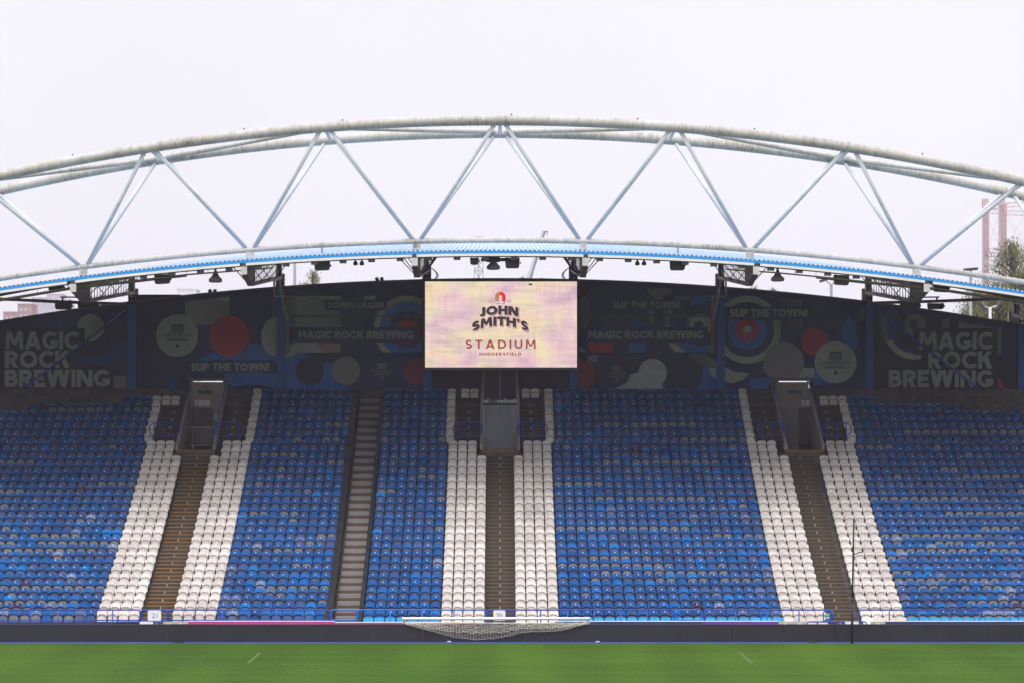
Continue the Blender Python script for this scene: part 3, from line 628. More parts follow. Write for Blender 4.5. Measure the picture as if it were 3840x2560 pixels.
class Mural:
    def __init__(s, root, cp, o, k, D0=149.93):
        s.root, s.cp, s.o, s.k, s.D = root, cp, o, k, D0
    def px(s, p): return (s.o[0]+p[0]/s.k, s.o[1]+p[1]/s.k)
    def lay(s): s.D -= 0.004; return s.D
    def polys(s, name, ps, m, cp=None):
        D = s.lay(); b = MB()
        for p in ps:
            q = clip([s.px(c) for c in p], cp or s.cp)
            if len(q) > 2: b.face([at(c[0], c[1], D) for c in q])
        if b.f: return b.build(name, MUR[m], s.root)
    def poly(s, pts, m, name='colour_patch', cp=None): return s.polys(name, [pts], m, cp)
    def rect(s, x0, y0, x1, y1, m, name='colour_patch', cp=None): return s.polys(name, [[(x0,y0),(x1,y0),(x1,y1),(x0,y1)]], m, cp)
    def disc(s, x, y, r, m, cp=None, a0=0, a1=2*math.pi):
        pts = [(x+r*math.cos(lerp(a0,a1,k/48)), y+r*math.sin(lerp(a0,a1,k/48))) for k in range(49 if a1-a0 < 6.2 else 48)]
        return s.polys('disc', [pts], m, cp)
    def ring(s, x, y, r0, r1, m, cp=None, a0=0, a1=2*math.pi):
        ps = []
        for k in range(56):
            a, b = lerp(a0,a1,k/56), lerp(a0,a1,(k+1)/56)
            ps.append([(x+r0*math.cos(a),y+r0*math.sin(a)),(x+r1*math.cos(a),y+r1*math.sin(a)),(x+r1*math.cos(b),y+r1*math.sin(b)),(x+r0*math.cos(b),y+r0*math.sin(b))])
        return s.polys('ring', ps, m, cp)
    def dots(s, pts, m, sp, r, cp=None):     # halftone print inside a convex outline, dots growing along x
        c0 = [s.px(p) for p in pts]; base = cp or s.cp
        xs = [p[0] for p in pts]; ys = [p[1] for p in pts]; ps = []; j = 0
        y = min(ys)
        while y < max(ys):
            x = min(xs) + (sp/2 if j % 2 else 0)
            while x < max(xs):
                rr = r*lerp(0.75, 1.1, (x-min(xs))/(max(xs)-min(xs)))
                yy = y + (x-min(xs))*0.12
                ps.append([(x+rr*math.cos(a), yy+rr*math.sin(a)) for a in np.linspace(0, 2*math.pi, 7)[:-1]])
                x += sp
            y += sp*0.62; j += 1
        D = s.lay(); b = MB()
        for p in ps:
            q = clip(clip([s.px(c) for c in p], c0), base)
            if len(q) > 2: b.face([at(c[0], c[1], D) for c in q])
        if b.f: tag(b.build('halftone_dots', MUR[m], s.root), kind='stuff')
    def text(s, body, x0, x1, top, base, m='text', bold=0.045, space=1.0):
        D = s.lay(); a = s.px((x0, top)); b_ = s.px((x1, base))
        return bold_px(body, D, a[0], b_[0], a[1], b_[1], MUR[m], s.root, t=0.13+bold*1.9)
    def logo(s, cx0, cx1, cy0, cy1, t1, t2, drop, m, bgm):   # gridded castle, two lines of lettering, drop
        w = cx1-cx0; h = cy1-cy0; ps = [[(cx0,cy0+h*0.2),(cx1,cy0+h*0.2),(cx1,cy1),(cx0,cy1)]]
        for k in range(7): ps.append([(cx0+w*k/7,cy0+h*0.2),(cx0+w*(k+1)/7*0.98,cy0+h*0.2),(cx0+w*(k+1)/7,cy0-h*0.05)])
        s.polys('castle_mark', ps, m)
        s.polys('castle_windows', [[(cx0+w*(0.09+k*0.145),cy0+h*(0.28+j*0.24)),(cx0+w*(0.17+k*0.145),cy0+h*(0.28+j*0.24)),(cx0+w*(0.17+k*0.145),cy0+h*(0.45+j*0.24)),(cx0+w*(0.09+k*0.145),cy0+h*(0.45+j*0.24))] for k in range(6) for j in range(3)], bgm)
        s.text('MAGIC ROCK', t1[0], t1[1], t1[2], t1[3], m, 0.03); s.text('BREWING', t2[0], t2[1], t2[2], t2[3], m, 0.03)
        x, y, r = drop
        s.polys('drop_mark', [[(x+r*math.cos(a), y+r*0.5+r*math.sin(a)) for a in np.linspace(-0.5, math.pi+0.5, 12)] + [(x, y-r*1.4)]], m)
def wall_bay(p0, p1, bottom, label, bg, notch=None):
    e0, e1 = p0-14.7, p1+14.7               # sheets meet behind the columns
    xs = np.linspace(e0, e1, 9); tops = [(x, walltop(x)) for x in xs]
    root = empty('mural_wall', at((p0+p1)/2, bottom, 150), label, 'wall')
    low = 1560
    if notch:
        n0, n1, ny = notch
        out = tops + [(e1, low), (n1, low), (n1, ny), (n0, ny), (n0, low), (e0, low)]
    else: out = tops + [(e1, low), (e0, low)]
    MB().prism([(X(x,150), Z(y,150)) for x, y in out], 'y', 31.955, 32.2).build('wall_panel', bg, root)
    cap = [(X(x,150), Z(y,150)) for x, y in tops]
    MB().prism([(a, b+0.035) for a, b in cap]+[(a, b-0.05) for a, b in reversed(cap)], 'y', 31.90, 32.3).build('coping', MT['dark_w'], root)
    cp = [(p0, walltop(p0)+5)] + [(x, walltop(x)+5) for x in xs[1:-1] if p0 < x < p1] + [(p1, walltop(p1)+5), (p1, bottom), (p0, bottom)]
    return root, cp
PI = math.pi
# far left: stacked lettering
root, cp = wall_bay(-95, 478, 1466, 'dark mural wall with stacked white words magic rock brewing at far left', MUR['black'])
m = Mural(root, cp, (0,1160), 4.612)
m.rect(-400, 0, 2200, 1410, 'maroon'); m.rect(-400, 60, 2200, 310, 'navy'); m.rect(820, 190, 1090, 320, 'dblue')
m.disc(1570, 320, 232, 'white'); m.poly([(1590,60),(1830,60),(1830,580),(1590,580)], 'navy'); m.disc(1570,320,232,'white', cp=[m.px(p) for p in ((1590,60),(1830,60),(1830,580),(1590,580))])
m.dots([(1590,90),(1810,90),(1810,560),(1590,560)], 'black', 62, 15)
m.rect(-400, 322, 1466, 900, 'maroon')
m.poly([(1310,765),(1500,800),(1700,790),(1850,720),(1930,640),(1975,560),(2080,530),(2190,540),(2190,800),(2080,900),(1960,965),(1310,965)], 'dblue')
m.rect(1970, 1140, 2185, 1400, 'grey')
m.text('MAGIC', 95, 1365, 385, 685, bold=0.06); m.text('ROCK', 85, 1205, 705, 1003, bold=0.06); m.text('BREWING', 82, 1900, 1032, 1332, bold=0.06)
# white disc logo and red disc
root, cp = wall_bay(508, 1038, 1466, 'dark mural wall with white disc logo beside a red disc, left of the screen', MUR['black'], (718, 836, 1425))
cpn = cp
m = Mural(root, cp, (500,1080), 3.92)
m.rect(40, 100, 700, 1510, 'black', cp=[(508,1100),(705,1100),(705,1466),(508,1466)])
m.rect(760, 60, 2105, 1060, 'navy'); m.rect(715, 205, 765, 415, 'dblue')
m.poly([(765,205),(1410,130),(1410,550),(765,550)], 'white', 'halftone_ground'); m.dots([(765,205),(1410,130),(1410,550),(765,550)], 'black', 40, 11)
m.rect(930, 552, 1115, 625, 'dblue')
m.poly([(940,1058),(1180,925),(1400,1000),(1640,925),(1700,815),(2105,815),(2105,1090),(940,1090)], 'blue')
m.disc(645, 698, 308, 'white'); m.logo(565, 735, 530, 662, (440,855,675,722), (497,800,740,786), (648,835,26), 'black', 'white')
m.disc(1408, 703, 300, 'red'); m.disc(2190, 715, 312, 'white'); m.dots([(2040,150),(2110,150),(2110,440),(2040,440)], 'grey', 34, 11)
m.poly([(1330,1242),(2105,1242),(2105,1510),(1380,1510)], 'blue', cp=[(843,1380),(1038,1380),(1038,1466),(843,1466)])
m.poly([(1385,1510),(1450,1450),(1600,1415),(1750,1405),(1900,1420),(2105,1465),(2105,1510)], 'black', cp=[(843,1380),(1038,1380),(1038,1466),(843,1466)])
m.rect(836, 1055, 2055, 1242, 'navy'); m.text('SUP THE TOWN!', 845, 2000, 1096, 1208, bold=0.06)
m.poly([(465,1510),(610,1310),(610,1510)], 'blue')
# town lager board
root, cp = wall_bay(1067, 1588, 1500, 'dark mural wall carrying the board that reads town lager, left of the screen', MUR['navy'])
m = Mural(root, cp, (1040,1060), 3.734)
m.poly([(100,970),(1000,970),(1000,1640),(100,1640)], 'blue'); m.poly([(330,970),(1000,970),(1000,1200),(650,1120)], 'black'); m.poly([(1000,1000),(2040,970),(2040,1640),(1000,1640)], 'navy')
m.disc(70, 755, 295, 'white'); m.disc(457, 1225, 200, 'black'); m.poly([(660,1110),(780,1110),(1000,1480),(1000,1640),(850,1640),(640,1400)], 'blue'); m.disc(960, 1225, 198, 'grey')
m.logo(1408, 1518, 1118, 1202, (1325,1595,1210,1243), (1365,1560,1254,1284), (1462,1318,18), 'grey', 'navy'); m.disc(1960, 1225, 190, 'dred')
m.poly([(1100,190),(1170,80),(1260,75),(1190,190)], 'dblue'); m.poly([(1800,40),(1900,40),(2000,190),(1920,190)], 'dblue')
m.dots([(180,110),(640,110),(640,200),(180,200)], 'grey', 36, 10)
BC = [m.px(p) for p in ((165,185),(2032,185),(2032,970),(165,970))]
m.D = 149.80; m.rect(165,185,2032,970,'navy','board_face', cp=BC)
m.rect(255,190,885,970,'white','halftone_ground',BC); m.dots([(255,190),(885,190),(885,640),(255,640)], 'black', 40, 13, BC); m.rect(170,490,255,630,'blue',cp=BC); m.rect(170,490,255,190,'grey',cp=BC)
m.poly([(560,835),(885,835),(885,970),(660,970)], 'red', cp=BC); m.dots([(575,835),(885,835),(885,970),(660,970)], 'white', 34, 13, BC)
m.rect(165,835,600,970,'navy',cp=BC); m.poly([(170,970),(170,885),(240,835),(560,835),(660,970)], 'white', cp=BC); m.poly([(195,822),(245,822),(195,862)], 'red', cp=BC)
m.poly([(1200,240),(1240,190),(1400,190),(1350,240)], 'cream', cp=BC)
m.ring(1815,650,385,465,'cream',BC); m.ring(1815,650,255,385,'blue',BC); m.disc(1830,690,172,'red',BC)
m.poly([(1380,450),(1420,395),(1525,395),(1500,450)],'white',cp=BC)
m.rect(660,245,1537,390,'navy',cp=BC); m.text('TOWN LAGER', 695, 1500, 275, 362, bold=0.055)
m.rect(165,625,1960,836,'navy',cp=BC); m.text('MAGIC ROCK BREWING', 290, 1905, 678, 787, bold=0.06)
m.rect(130,462,2040,486,'rail','board_rail')
# right of the screen
root, cp = wall_bay(2167, 2688, 1500, 'dark mural wall with silver peeling disc and board, just right of the screen', MUR['navy'])
m = Mural(root, cp, (2150,1060), 3.734)
m.rect(70,970,2005,1640,'black'); m.disc(100,1265,205,'dred'); m.rect(210,985,530,1122,'navy'); m.text('SHOT', 205, 340, 1015, 1102, 'pale', 0.02)
m.disc(1110,1255,198,'silver'); m.poly([(600,1465),(720,1420),(775,1340),(800,1275),(900,1252),(1010,1260),(1250,1400),(1255,1640),(600,1640)],'silver')
m.poly([(1060,1285),(1130,1235),(1200,1228),(1290,1252),(1305,1285)],'pale'); m.poly([(1050,1425),(1220,1415),(1255,1500),(1255,1600),(1100,1500)],'pale'); m.poly([(600,1462),(720,1408),(900,1422),(1060,1420),(1060,1432),(900,1434),(720,1420)],'pale')
m.logo(548,660,1145,1230,(470,738,1240,1271),(505,700,1282,1312),(602,1340,18),'grey','black')
m.poly([(1660,1465),(1800,1300),(1820,1180),(1890,1180),(2000,1340),(2005,1640),(1660,1640)],'blue'); m.poly([(1350,980),(1560,980),(1500,1110)],'dblue'); m.disc(1560,1270,250,'black')
m.poly([(1830,1180),(1890,1180),(2000,1340),(2005,1640),(1720,1640),(1800,1330)],'blue')
m.dots([(1580,985),(1840,975),(2005,1100),(2005,1170),(1800,1165)],'white',38,12); m.poly([(1885,1180),(2005,1180),(2005,1345),(1930,1290)],'silver')
m.dots([(320,70),(900,70),(900,180),(320,180)],'dblue',38,11); m.poly([(1020,85),(1400,85),(1350,185),(1090,185)],'grey'); m.rect(80,40,185,180,'dred')
BC = [m.px(p) for p in ((85,185),(1947,185),(1947,970),(85,970))]
m.D = 149.80; m.rect(85,185,1947,970,'navy','board_face',BC); m.poly([(215,185),(490,185),(400,450),(260,450)],'dblue',cp=BC)
m.dots([(90,200),(190,200),(250,450),(90,450)],'grey',36,12,BC); m.dots([(95,490),(235,490),(200,640),(95,640)],'grey',36,12,BC); m.poly([(810,622),(900,495),(985,622)],'blue',cp=BC); m.poly([(400,622),(430,560),(480,622)],'blue',cp=BC)
for q in ((1040,395,1130,450),(1285,390,1385,448),(1060,490,1130,580),(1258,490,1362,625),(1130,190,1250,235),(1420,190,1640,240)): m.dots([(q[0],q[1]),(q[2],q[1]),(q[2],q[3]),(q[0],q[3])],'white',30,11,BC)
m.rect(1362,490,1470,625,'dblue',cp=BC); m.poly([(1650,190),(1860,185),(1947,215),(1947,340),(1800,290),(1640,330)],'blue',cp=BC)
m.disc(1785,600,155,'white',BC); m.dots([(1580,470),(1675,470),(1675,640),(1580,640)],'white',34,12,BC); m.disc(1755,600,63,'navy',BC)
m.poly([(195,835),(585,835),(550,970),(245,970)],'red',cp=BC); m.poly([(785,838),(1025,838),(1005,970),(770,970)],'blue',cp=BC); m.poly([(1320,838),(1420,838),(1580,970),(1420,970)],'cream',cp=BC)
m.poly([(1422,838),(1620,838),(1770,890),(1947,838),(1947,970),(1582,970)],'blue',cp=BC); m.disc(1790,700,185,'navy',[m.px(p) for p in ((1500,840),(1947,840),(1947,970),(1500,970))]); m.poly([(90,880),(200,970),(90,970)],'grey',cp=BC)
m.rect(165,625,1880,836,'navy',cp=BC); m.text('MAGIC ROCK BREWING', 208, 1825, 677, 784, bold=0.06); m.text('SUP THE TOWN!', 548, 1490, 268, 362, bold=0.05)
m.rect(85,460,1945,484,'rail','board_rail')
# target rings
root, cp = wall_bay(2717, 3245, 1466, 'dark mural wall with target rings, red disc and white disc logo, right of the screen', MUR['navy'], (2920, 3036, 1425))
m = Mural(root, cp, (2690,1080), 3.919)
up = [(2717,1090),(3245,1150),(3245,1415),(2717,1415)]
m.ring(440,610,400,493,'white',up); m.disc(440,610,292,'blue',up); m.disc(440,610,175,'red',up); m.disc(440,610,60,'white',up)
for q in ((930,160,1250,280),(840,460,940,600),(1070,460,1250,600),(2090,285,2170,490)): m.dots([(q[0],q[1]),(q[2],q[1]),(q[2],q[3]),(q[0],q[3])],'grey',34,11)
m.rect(110,280,1350,470,'navy'); m.text('SUP THE TOWN!', 180, 1330, 312, 430, bold=0.06)
m.disc(1425,785,200,'red'); m.poly([(1935,400),(2040,560),(2065,800),(2000,980),(1880,900),(1815,700),(1840,580)],'blue'); m.disc(975,1090,302,'grey',up); m.poly([(1270,1165),(1425,1165),(1425,1312),(1180,1312)],'white',cp=up)
m.poly([(1425,1180),(1700,1385),(1425,1420)],'blue',cp=[(3053,1350),(3245,1350),(3245,1466),(3053,1466)]); m.disc(1738,1085,307,'white',[(3053,1200),(3245,1200),(3245,1466),(3053,1466)]); m.logo(1650,1825,918,1052,(1525,1943,1065,1112),(1585,1888,1128,1174),(1738,1228,26),'black','white')
m.poly([(110,1150),(250,1225),(465,1243),(380,1340),(230,1390),(110,1370)],'white'); m.poly([(470,1312),(785,1312),(785,1510),(490,1510)],'blue'); m.rect(785,1340,828,1510,'white'); m.poly([(1820,1510),(1950,1415),(1950,1510)],'blue')
# far right: stacked lettering
root, cp = wall_bay(3275, 3890, 1466, 'dark mural wall with stacked white words magic rock brewing at far right', MUR['black'])
m = Mural(root, cp, (3240,1140), 3.92)
m.rect(140,100,2600,1275,'maroon'); m.poly([(140,0),(2600,200),(2600,420),(140,120)],'navy')
m.disc(700,360,440,'dblue',a0=PI*0.4,a1=PI*1.3); m.disc(760,420,230,'maroon'); m.ring(735,360,360,448,'cream',a0=PI*0.42,a1=PI*0.86); m.dots([(215,180),(300,180),(370,540),(280,540)],'grey',32,11)
m.disc(745,315,168,'grey'); m.dots([(545,150),(640,150),(640,420),(545,420)],'black',32,10); m.disc(730,298,65,'maroon'); m.rect(1145,225,1250,360,'grey'); m.poly([(1390,270),(1930,350),(1390,358)],'grey')
m.rect(725,362,1960,740,'maroon'); m.rect(1965,345,2022,735,'grey'); m.poly([(2030,345),(2250,420),(2250,900),(1960,740),(2030,740)],'dblue'); m.poly([(1970,1080),(2000,1090),(2085,1275),(1965,1275)],'red')
m.text('MAGIC', 808, 1890, 410, 665, bold=0.06); m.text('ROCK', 945, 1890, 687, 942, bold=0.06); m.text('BREWING', 365, 1897, 962, 1216, bold=0.06)
# centre, behind the screen
root, cp = wall_bay(1617, 2135, 1500, 'plain dark wall between the columns behind the big screen', MUR['maroon'])
# concrete lower wall behind the top rows of the wings, and diagonal braces over the lettering
for a, b_, lab in ((-95, 700, 'low grey concrete wall under the far left mural'), (3052, 3890, 'low grey concrete wall under the far right mural')):
    tag(MB().prism([(X(a,149.7), Z(1467,149.7)),(X(b_,149.7), Z(1467,149.7)),(X(b_,149.7), Z(1560,149.7)),(X(a,149.7), Z(1560,149.7))], 'y', 31.70, 31.90).build('concrete_wall', MT['concrete_pale']), lab, 'wall')
for a, b_, lab in (((72,1466),(470,1168),'slanting blue brace across the far left lettering'), ((3690,1470),(3290,1168),'slanting blue brace across the far right lettering')):
    tag(MB().path([at(a[0],a[1],149.4), at(b_[0],b_[1],149.4)], 0.062, 10).build('diagonal_brace', MT['blue_col'], None, True), lab, 'brace')
for sx, lab in ((-1,'left'), (1,'right')):   # grey ladder frames where boards meet the columns
    f = lambda px: CX+sx*(CX-px)
    r2 = empty('board_frame', at(f(1046),1180,149.5), 'slim yellow-grey frame and strut at the %s edge of the %s board' % ('left' if sx<0 else 'right', 'town lager' if sx<0 else 'peeling disc'), 'frame')
    MB().path([at(f(1028),1050,149.2), at(f(1028),1114,149.2), at(f(1088),1114,149.2)], 0.055, 4).build('hanger', MT['cream_beam'], r2)
    MB().path([at(f(1046),1045,149.0), at(f(1074),1200,149.0)], 0.06, 4).build('strut', MT['girder'], r2)
    MB().box(min(X(f(1070),149.6),X(f(1084),149.6)), max(X(f(1070),149.6),X(f(1084),149.6)), 31.62, 31.7, Z(1325,149.6), Z(1112,149.6)).build('upright', MT['cream_beam'], r2)

# ------------------------------------------------------------------ big screen
def screen_mat():
    m = bpy.data.materials.new('lit_screen_pastel'); m.use_nodes = True; t = m.node_tree; t.nodes.clear()
    o = nd(t,'ShaderNodeOutputMaterial'); e = nd(t,'ShaderNodeEmission'); tc = nd(t,'ShaderNodeTexCoord')
    def noise(scale, vec, det=3, off=(0,0,0)):
        mp = nd(t,'ShaderNodeMapping'); mp.inputs['Scale'].default_value = vec; mp.inputs['Location'].default_value = off
        n = nd(t,'ShaderNodeTexNoise'); n.inputs['Scale'].default_value = scale; n.inputs['Detail'].default_value = det
        t.links.new(tc.outputs['Object'], mp.inputs[0]); t.links.new(mp.outputs[0], n.inputs['Vector']); return n.outputs['Fac']
    def ramp(fac, stops):
        r = nd(t,'ShaderNodeValToRGB'); el = r.color_ramp.elements
        el[0].position, el[0].color = stops[0][0], (*stops[0][1],1); el[1].position, el[1].color = stops[-1][0], (*stops[-1][1],1)
        for p_, c_ in stops[1:-1]: q = el.new(p_); q.color = (*c_,1)
        t.links.new(fac, r.inputs[0]); return r.outputs[0]
    base = ramp(noise(0.55,(1,1,1),2,(3,0,5)), [(0.28,(0.70,0.56,0.64)),(0.37,(0.94,0.65,0.69)),(0.48,(0.98,0.76,0.67)),(0.60,(0.99,0.84,0.55))])
    cloud = ramp(noise(0.9,(0.6,1,1.6),4,(9,0,1)), [(0.36,(0.86,0.83,0.90)),(0.5,(1,1,1)),(0.64,(1.0,0.90,0.95))])
    weave = ramp(noise(2.2,(0.35,1,3.5),4,(1,0,2)), [(0.36,(0.90,0.89,0.92)),(0.5,(1,1,1)),(0.7,(1,1,1))])
    weave2 = ramp(noise(2.2,(3.5,1,0.35),4,(4,0,7)), [(0.36,(0.93,0.92,0.94)),(0.5,(1,1,1)),(0.7,(1,1,1))])
    cur = base
    for x in (cloud, weave, weave2):
        mu = nd(t,'ShaderNodeMix',data_type='RGBA',blend_type='MULTIPLY'); mu.inputs[0].default_value = 1
        t.links.new(cur, mu.inputs[6]); t.links.new(x, mu.inputs[7]); cur = mu.outputs[2]
    # rows of diodes: fine dark grid
    sx = nd(t,'ShaderNodeSeparateXYZ'); t.links.new(tc.outputs['Object'], sx.inputs[0])
    def saw(sock):
        a = nd(t,'ShaderNodeMath',operation='MULTIPLY'); a.inputs[1].default_value = 2*math.pi/0.032
        b = nd(t,'ShaderNodeMath',operation='SINE'); t.links.new(sock,a.inputs[0]); t.links.new(a.outputs[0],b.inputs[0]); return b.outputs[0]
    a = nd(t,'ShaderNodeMath',operation='MULTIPLY'); t.links.new(saw(sx.outputs[0]),a.inputs[0]); t.links.new(saw(sx.outputs[2]),a.inputs[1])
    mr = nd(t,'ShaderNodeMapRange'); mr.inputs[1].default_value = -1; mr.inputs[2].default_value = 1; mr.inputs[3].default_value = 0.82; mr.inputs[4].default_value = 1.14
    t.links.new(a.outputs[0], mr.inputs[0])
    mu = nd(t,'ShaderNodeMix',data_type='RGBA',blend_type='MULTIPLY'); mu.inputs[0].default_value = 1
    t.links.new(cur, mu.inputs[6]); t.links.new(mr.outputs[0], mu.inputs[7]); t.links.new(mu.outputs[2], e.inputs[0])
    e.inputs[1].default_value = 0.66; t.links.new(e.outputs[0], o.inputs[0]); return m
def emis(name, col):
    m = mat(name, col, 0.6, 0.05, 6, emit=0.68); m.node_tree.nodes['Principled BSDF'].inputs['Base Color'].default_value = (0,0,0,1)
    for l_ in list(m.node_tree.links):
        if l_.to_socket.name == 'Base Color': m.node_tree.links.remove(l_)
    return m
DS = 148.7
root = empty('big_screen', at(1877,1386,DS), 'big lit video screen showing the stadium name on pink and yellow', 'screen')
def slab(name, m, p0, p1, q0, q1, D0, D1, par):
    return MB().box(X(p0,D0), X(p1,D0), D0-CAM_D, D1-CAM_D, Z(q1,D0), Z(q0,D0)).build(name, m, par)
slab('housing', MT['black'], 1588, 2167, 1052, 1385, DS+0.02, DS+0.55, root)
MT['bezel'] = mat('brown_grey_bezel', (0.10,0.075,0.075), 0.5, 0.1, 2); MT['bezel_low'] = mat('pale_lower_bezel', (0.22,0.18,0.16), 0.5, 0.1, 2)
slab('top_bezel', MT['bezel'], 1587, 2168, 1048.5, 1056.4, DS-0.06, DS+0.018, root); slab('lower_bezel', MT['bezel_low'], 1587, 2168, 1376, 1386, DS-0.06, DS+0.018, root)
slab('side_bezel', MT['bezel'], 1587, 1594, 1056.6, 1375.8, DS-0.06, DS+0.018, root); slab('side_bezel', MT['bezel'], 2163.5, 2168, 1056.6, 1375.8, DS-0.06, DS+0.018, root)
disp = slab('display', screen_mat(), 1594, 2163.5, 1056.6, 1375.8, DS, DS+0.015, root)
EB = emis('screen_dark_brown', (0.055,0.04,0.045)); ER = emis('screen_brick_red', (0.36,0.075,0.085)); EP = emis('screen_pale_pink', (0.86,0.66,0.66)); EO = emis('screen_orange', (0.60,0.24,0.05)); EX = emis('screen_red', (0.80,0.03,0.05)); ED = emis('screen_dark_red', (0.26,0.05,0.06)); EW = emis('screen_white', (0.85,0.82,0.82)); EM = emis('screen_dead_module', (0.06,0.03,0.06))
so, sk = (1540,1040), 3.51
def S(x, y): return (so[0]+x/sk, so[1]+y/sk)
def stext(body, x0, x1, top, base, m, dD, bold, space=1.0, fn=None):
    a, b_ = S(x0, top), S(x1, base)
    if body[0] in 'E1': return text_px(body, DS-dD, a[0], b_[0], a[1], b_[1], m, root, bold=0.0, space=space, fn=fn)
    return bold_px(body, DS-dD, a[0], b_[0], a[1], b_[1], m, root, t=bold, gap=space, fn=fn)
cxs = S(1178, 0)[0]
def arch(k, fan=0.0):                         # lines bowed over a wide arc, letters growing to the outside
    def f(px, py):
        u = (px-cxs)*sk
        return px, py + k*u*u/sk
    return f
for dD, e_, dx, dy, m_, bd in ((0.006, 4, 9, 11, ER, 0.34), (0.012, 5, 1, 2, EP, 0.37), (0.018, 0, 0, 0, EB, 0.29)):
    stext('JOHN', 908+dx-e_, 1418+dx+e_, 374+dy-e_, 494+dy+e_, m_, dD, bd, 0.085, arch(0.00046))
    stext("SMITH'S", 806+dx-e_, 1550+dx+e_, 516+dy-e_, 640+dy+e_, m_, dD+0.003, bd, 0.07, arch(0.00058))
stext('STADIUM', 722, 1646, 822, 936, ER, 0.006, 0.20, 0.36); stext('HUDDERSFIELD', 905, 1456, 983, 1022, ER, 0.006, 0.25, 0.30)
stext('ESTD', 1038, 1098, 314, 334, ER, 0.006, 0.0, 1.1); stext('1758', 1254, 1312, 312, 334, ER, 0.006, 0.0, 1.1)
def sflat(pts, m_, dD, name='emblem'):
    MB().face([at(*S(*p), DS-dD) for p in pts]).build(name, m_, root)
def shoe(x, y, r0, r1, a0, a1, leg, m_, dD):
    pts = [(x+r1*math.cos(a), y+r1*math.sin(a)) for a in np.linspace(a0,a1,14)] + [(x+r0*math.cos(a), y+r0*math.sin(a)) for a in np.linspace(a1,a0,14)]
    sflat(pts, m_, dD)
    c_ = math.cos(a0) if abs(math.cos(a0)) > 0.5 else math.cos(a1)
    xs_ = sorted((x+r0*np.sign(c_), x+r1*np.sign(c_)))
    sflat([(xs_[0],y),(xs_[1],y),(xs_[1]-2,y+leg),(xs_[0]+2,y+leg)], m_, dD)
for dx, dD, ma, mb in ((5,0.006,ED,ED),(0,0.010,EO,EX)):
    shoe(1178+dx, 258+dx, 24, 66, PI, PI*1.5, 62, ma, dD); shoe(1178+dx, 258+dx, 24, 66, PI*1.5, 2*PI, 62, mb, dD)
for x0 in (1124, 1192): sflat([(x0,328),(x0+44,328),(x0+44,354),(x0,354)], ED, 0.012); sflat([(x0,326),(x0+38,326),(x0+38,346),(x0,346)], EW, 0.014)
sflat([(1553,86),(1600,86),(1600,108),(1553,108)], EM, 0.006, 'dead_module')
for xa, xb in ((1022,1096),(1254,1330)): sflat([(xa,308 if xa<1100 else 300),(xb,292 if xa<1100 else 308),(xb,295 if xa<1100 else 311),(xa,311 if xa<1100 else 303)], ER, 0.006, 'flourish')
# under the screen: recessed dark wall and hanging rods
for k, px in enumerate((1814, 1875, 1937)):
    tag(MB().path([at(px,1388,146), at(px,1495,146)], 0.016, 6).build('hanging_rod', MT['steel'], None, True), ('left','middle','right')[k]+' of three thin rods hanging below the big screen', 'rod', 'thin rods below the screen')

# ================================================================== doorways (vomitories) through the terrace
VF = 7.71
def vomitory(v, num, label):
    x0, x1 = v; xm = (x0+x1)/2
    root = empty('doorway', (xm, 24.0, VF), label, 'doorway', 'doorways through the terrace')
    for xa, xb in ((x0-0.13, x0), (x1, x1+0.13)):           # side walls whose tops climb with the terrace
        MB().prism([(23.85, 7.2),(32.0, 7.2),(32.0, zfl(31)+1.05),(29.0, zfl(29)+1.0),(25.2, zfl(25)+0.75),(24.3, zfl(24)+0.7),(23.85, zfl(24)+0.55)], 'x', xa, xb).build('side_wall', MT['concrete_pale'], root)
        xr = xa+0.065
        MB().path([(xr,25.3,zfl(25)+0.78),(xr,25.3,zfl(25)+1.05),(xr,29.0,zfl(29)+1.32),(xr,31.6,zfl(31)+1.4)], 0.028, 6).build('handrail', MT['rail_dark'], root)
    MB().box(x0-0.13, x1+0.13, 23.82, 32.0, VF-0.35, VF).build('floor', MT['concrete'], root)
    MB().box(x0-0.02, x1+0.02, 23.76, 23.83, VF-0.11, VF+0.012).build('threshold', MT['hazard'], root)
    return root
r1 = vomitory(VOM[0], '21', 'open doorway with brick wall, toilet sign and steel barrier under number 21')
r2 = vomitory(VOM[1], '20', 'doorway closed with a plain grey sheet below the big screen')
r3 = vomitory(VOM[2], '19', 'open doorway with brick wall and pale pillar under number 19')
